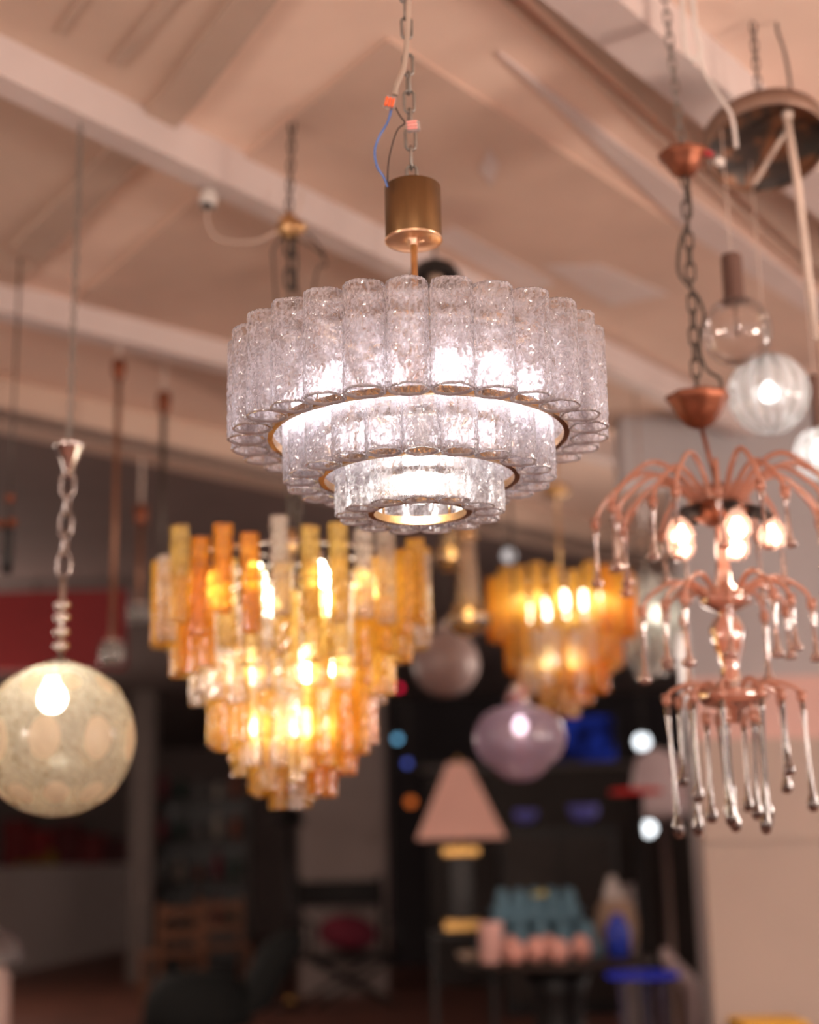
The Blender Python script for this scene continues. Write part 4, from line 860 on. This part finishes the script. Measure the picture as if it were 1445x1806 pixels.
little_lamp(704, 1213, 5, 11.0, (.9, .01, .06), 2.0, 'red small bulb right of the large amber chandelier'); little_lamp(725, 1414, 9, 13.0, (.75, .16, .03), .8, 'orange small bulb left of the pyramid lamp')
little_lamp(898, 980, 12, 8.0, (.9, .8, .78), .8, 'dim white bulb above the small amber chandelier')
# blue-lit low acrylic table, pale arched sculpture, tall pale vase
bt = thing('acrylic_table', 'low acrylic table with a blue glowing curved edge right of the round table', 'table', stand(1122, 7.85)); k = mpp(1120, 1720, 7.85); bz = zp(1120, 1716, 7.85)
M_acr = glass('acrylic', (.8, .82, .95), (.3, .3, .5), (.15, .2), 0, .1, 20); MB().lathe([(0, bz-.02), (60*k, bz-.02), (60*k, bz), (0, bz)], 36).build('top', M_acr, bt); MB().torus(61*k, .012, 48, 8, (0, 0, bz-.01)).build('glowing_edge', glow('blue_edge', (.08, .10, 1.0), .2), bt)
for q in range(3): MB().tube([(42*k*cos(q*2.09+.5), 42*k*sin(q*2.09+.5), 0), (42*k*cos(q*2.09+.5), 42*k*sin(q*2.09+.5), bz-.02)], .02, 8).build('leg', M_acr, bt)
ar = thing('arched_sculpture', 'pale curved sculpture rising beside the blue edged table', 'sculpture', stand(1186, 8.9)); k = mpp(1186, 1700, 8.9); za = lambda y: zp(1186, y, 8.9)
P_ = smooth_path([(-24*k, 0, za(1672)), (-20*k, 0, za(1690)), (-6*k, 0, za(1712)), (14*k, 0, za(1735)), (20*k, 0, za(1770)), (16*k, 0, .05)], 6); MB().tube(P_, [.02+.035*sin(PI*min(1, j/(len(P_)-1)*1.1)) for j in range(len(P_))], 12).build('arch', surf('pale_lilac_stone', (.60, .48, .48), .5), ar); MB().lathe([(0, 0), (.14, 0), (.14, .05), (0, .05)], 24, (16*k, 0, 0)).build('plinth', M_dwood, ar)
vz = stand(1098, 10.2); k = mpp(1098, 1600, 10.2); ztv = zp(1098, 1560, 10.2); b = MB(); b.lathe([(0, 0), (.07, 0), (.05, .05), (.07, ztv*.5), (.09, ztv*.8), (.06, ztv*.96), (.075, ztv), (.065, ztv), (.05, ztv*.95), (0, ztv*.3)], 24); o = b.build('floor_vase', surf('pale_grey_vase', (.36, .30, .29), .4)); o.location = vz; tag(o, 'tall slender pale grey floor vase behind the round table', 'vase')
# small pale lamp cut by the lower left edge, yellow stool at the lower right
ld = thing('mushroom_lamp', 'small lamp with a smoky dome and pale fluted foot, cut by the lower left edge', 'lamp', stand(4, 7.0)); k = mpp(10, 1680, 7.0); zl = lambda y: zp(8, y, 7.0)
MB().lathe([(46*k, zl(1694)), (44*k, zl(1670)), (30*k, zl(1645)), (0, zl(1636))], 28).build('dome', surf('smoky_dome', (.12, .10, .10), .3), ld); MB().lathe([(0, 0), (.16, 0), (24*k, zl(1806)), (22*k, zl(1720)), (10*k, zl(1696)), (0, zl(1690))], 24, lobes=10, amp=.08).build('foot', surf('pale_fluted', (.50, .36, .32), .5), ld)
ys = thing('yellow_stool', 'yellow stool top showing at the bottom right against the beige panel', 'stool', stand(1332, 6.1)); k = mpp(1332, 1800, 6.1); zy = zp(1332, 1797, 6.1)
MB().box((0, 0, zy-.02), (118*k, .28, .04), bevel=.008).build('seat', surf('yellow_paint', (.75, .42, .04), .4), ys)
for sx in (-1, 1):
    for sy in (-1, 1): MB().box((sx*48*k, sy*.11, (zy-.04)/2), (.03, .03, zy-.04)).build('leg', MATS['yellow_paint'], ys)
# tall black cabinet with two violet bowls between the pyramid lamp and the red stool
kz = zp(985, 1450, 12.0); kb = stand(985, 12.0); cab = thing('cabinet', 'tall black cabinet behind the round table with violet bowls on top', 'cabinet', kb)
MB().box((0, .2, kz/2-.02), (.92, .5, kz-.04), bevel=.01).build('body', M_black, cab); MB().box((0, .2, kz-.02), (.98, .54, .04), bevel=.008).build('top', M_dwood, cab)
for s_ in (-1, 1):
    dr = MB().box((s_*.225, -.065, kz/2), (.43, .03, kz-.2), bevel=.006).build('door', M_dwood, cab); MB().tube([(s_*.04, -.10, kz*.5), (s_*.04, -.10, kz*.62)], .008, 8).build('handle', M_gold, dr)
M_vio = surf('violet_bowl_glass', (.22, .22, .80), .25, vary=.15)
for px, r_, lb in ((928, .10, 'deep violet blue bowl at the lamp end of the black cabinet'), (1030, .13, 'wider violet blue bowl at the stool end of the black cabinet')):
    o = MB().lathe([(0, 0), (r_*.5, 0), (r_*.85, r_*.35), (r_, r_*1.0), (r_*.94, r_*1.0), (r_*.78, r_*.38), (0, r_*.1)], 24).build('bowl', M_vio); o.location = (at(px, 1440, 12.1).x, 12.1, kz+.001); tag(o, lb, 'bowl', 'violet bowls on the black cabinet')
# ==P5 END==
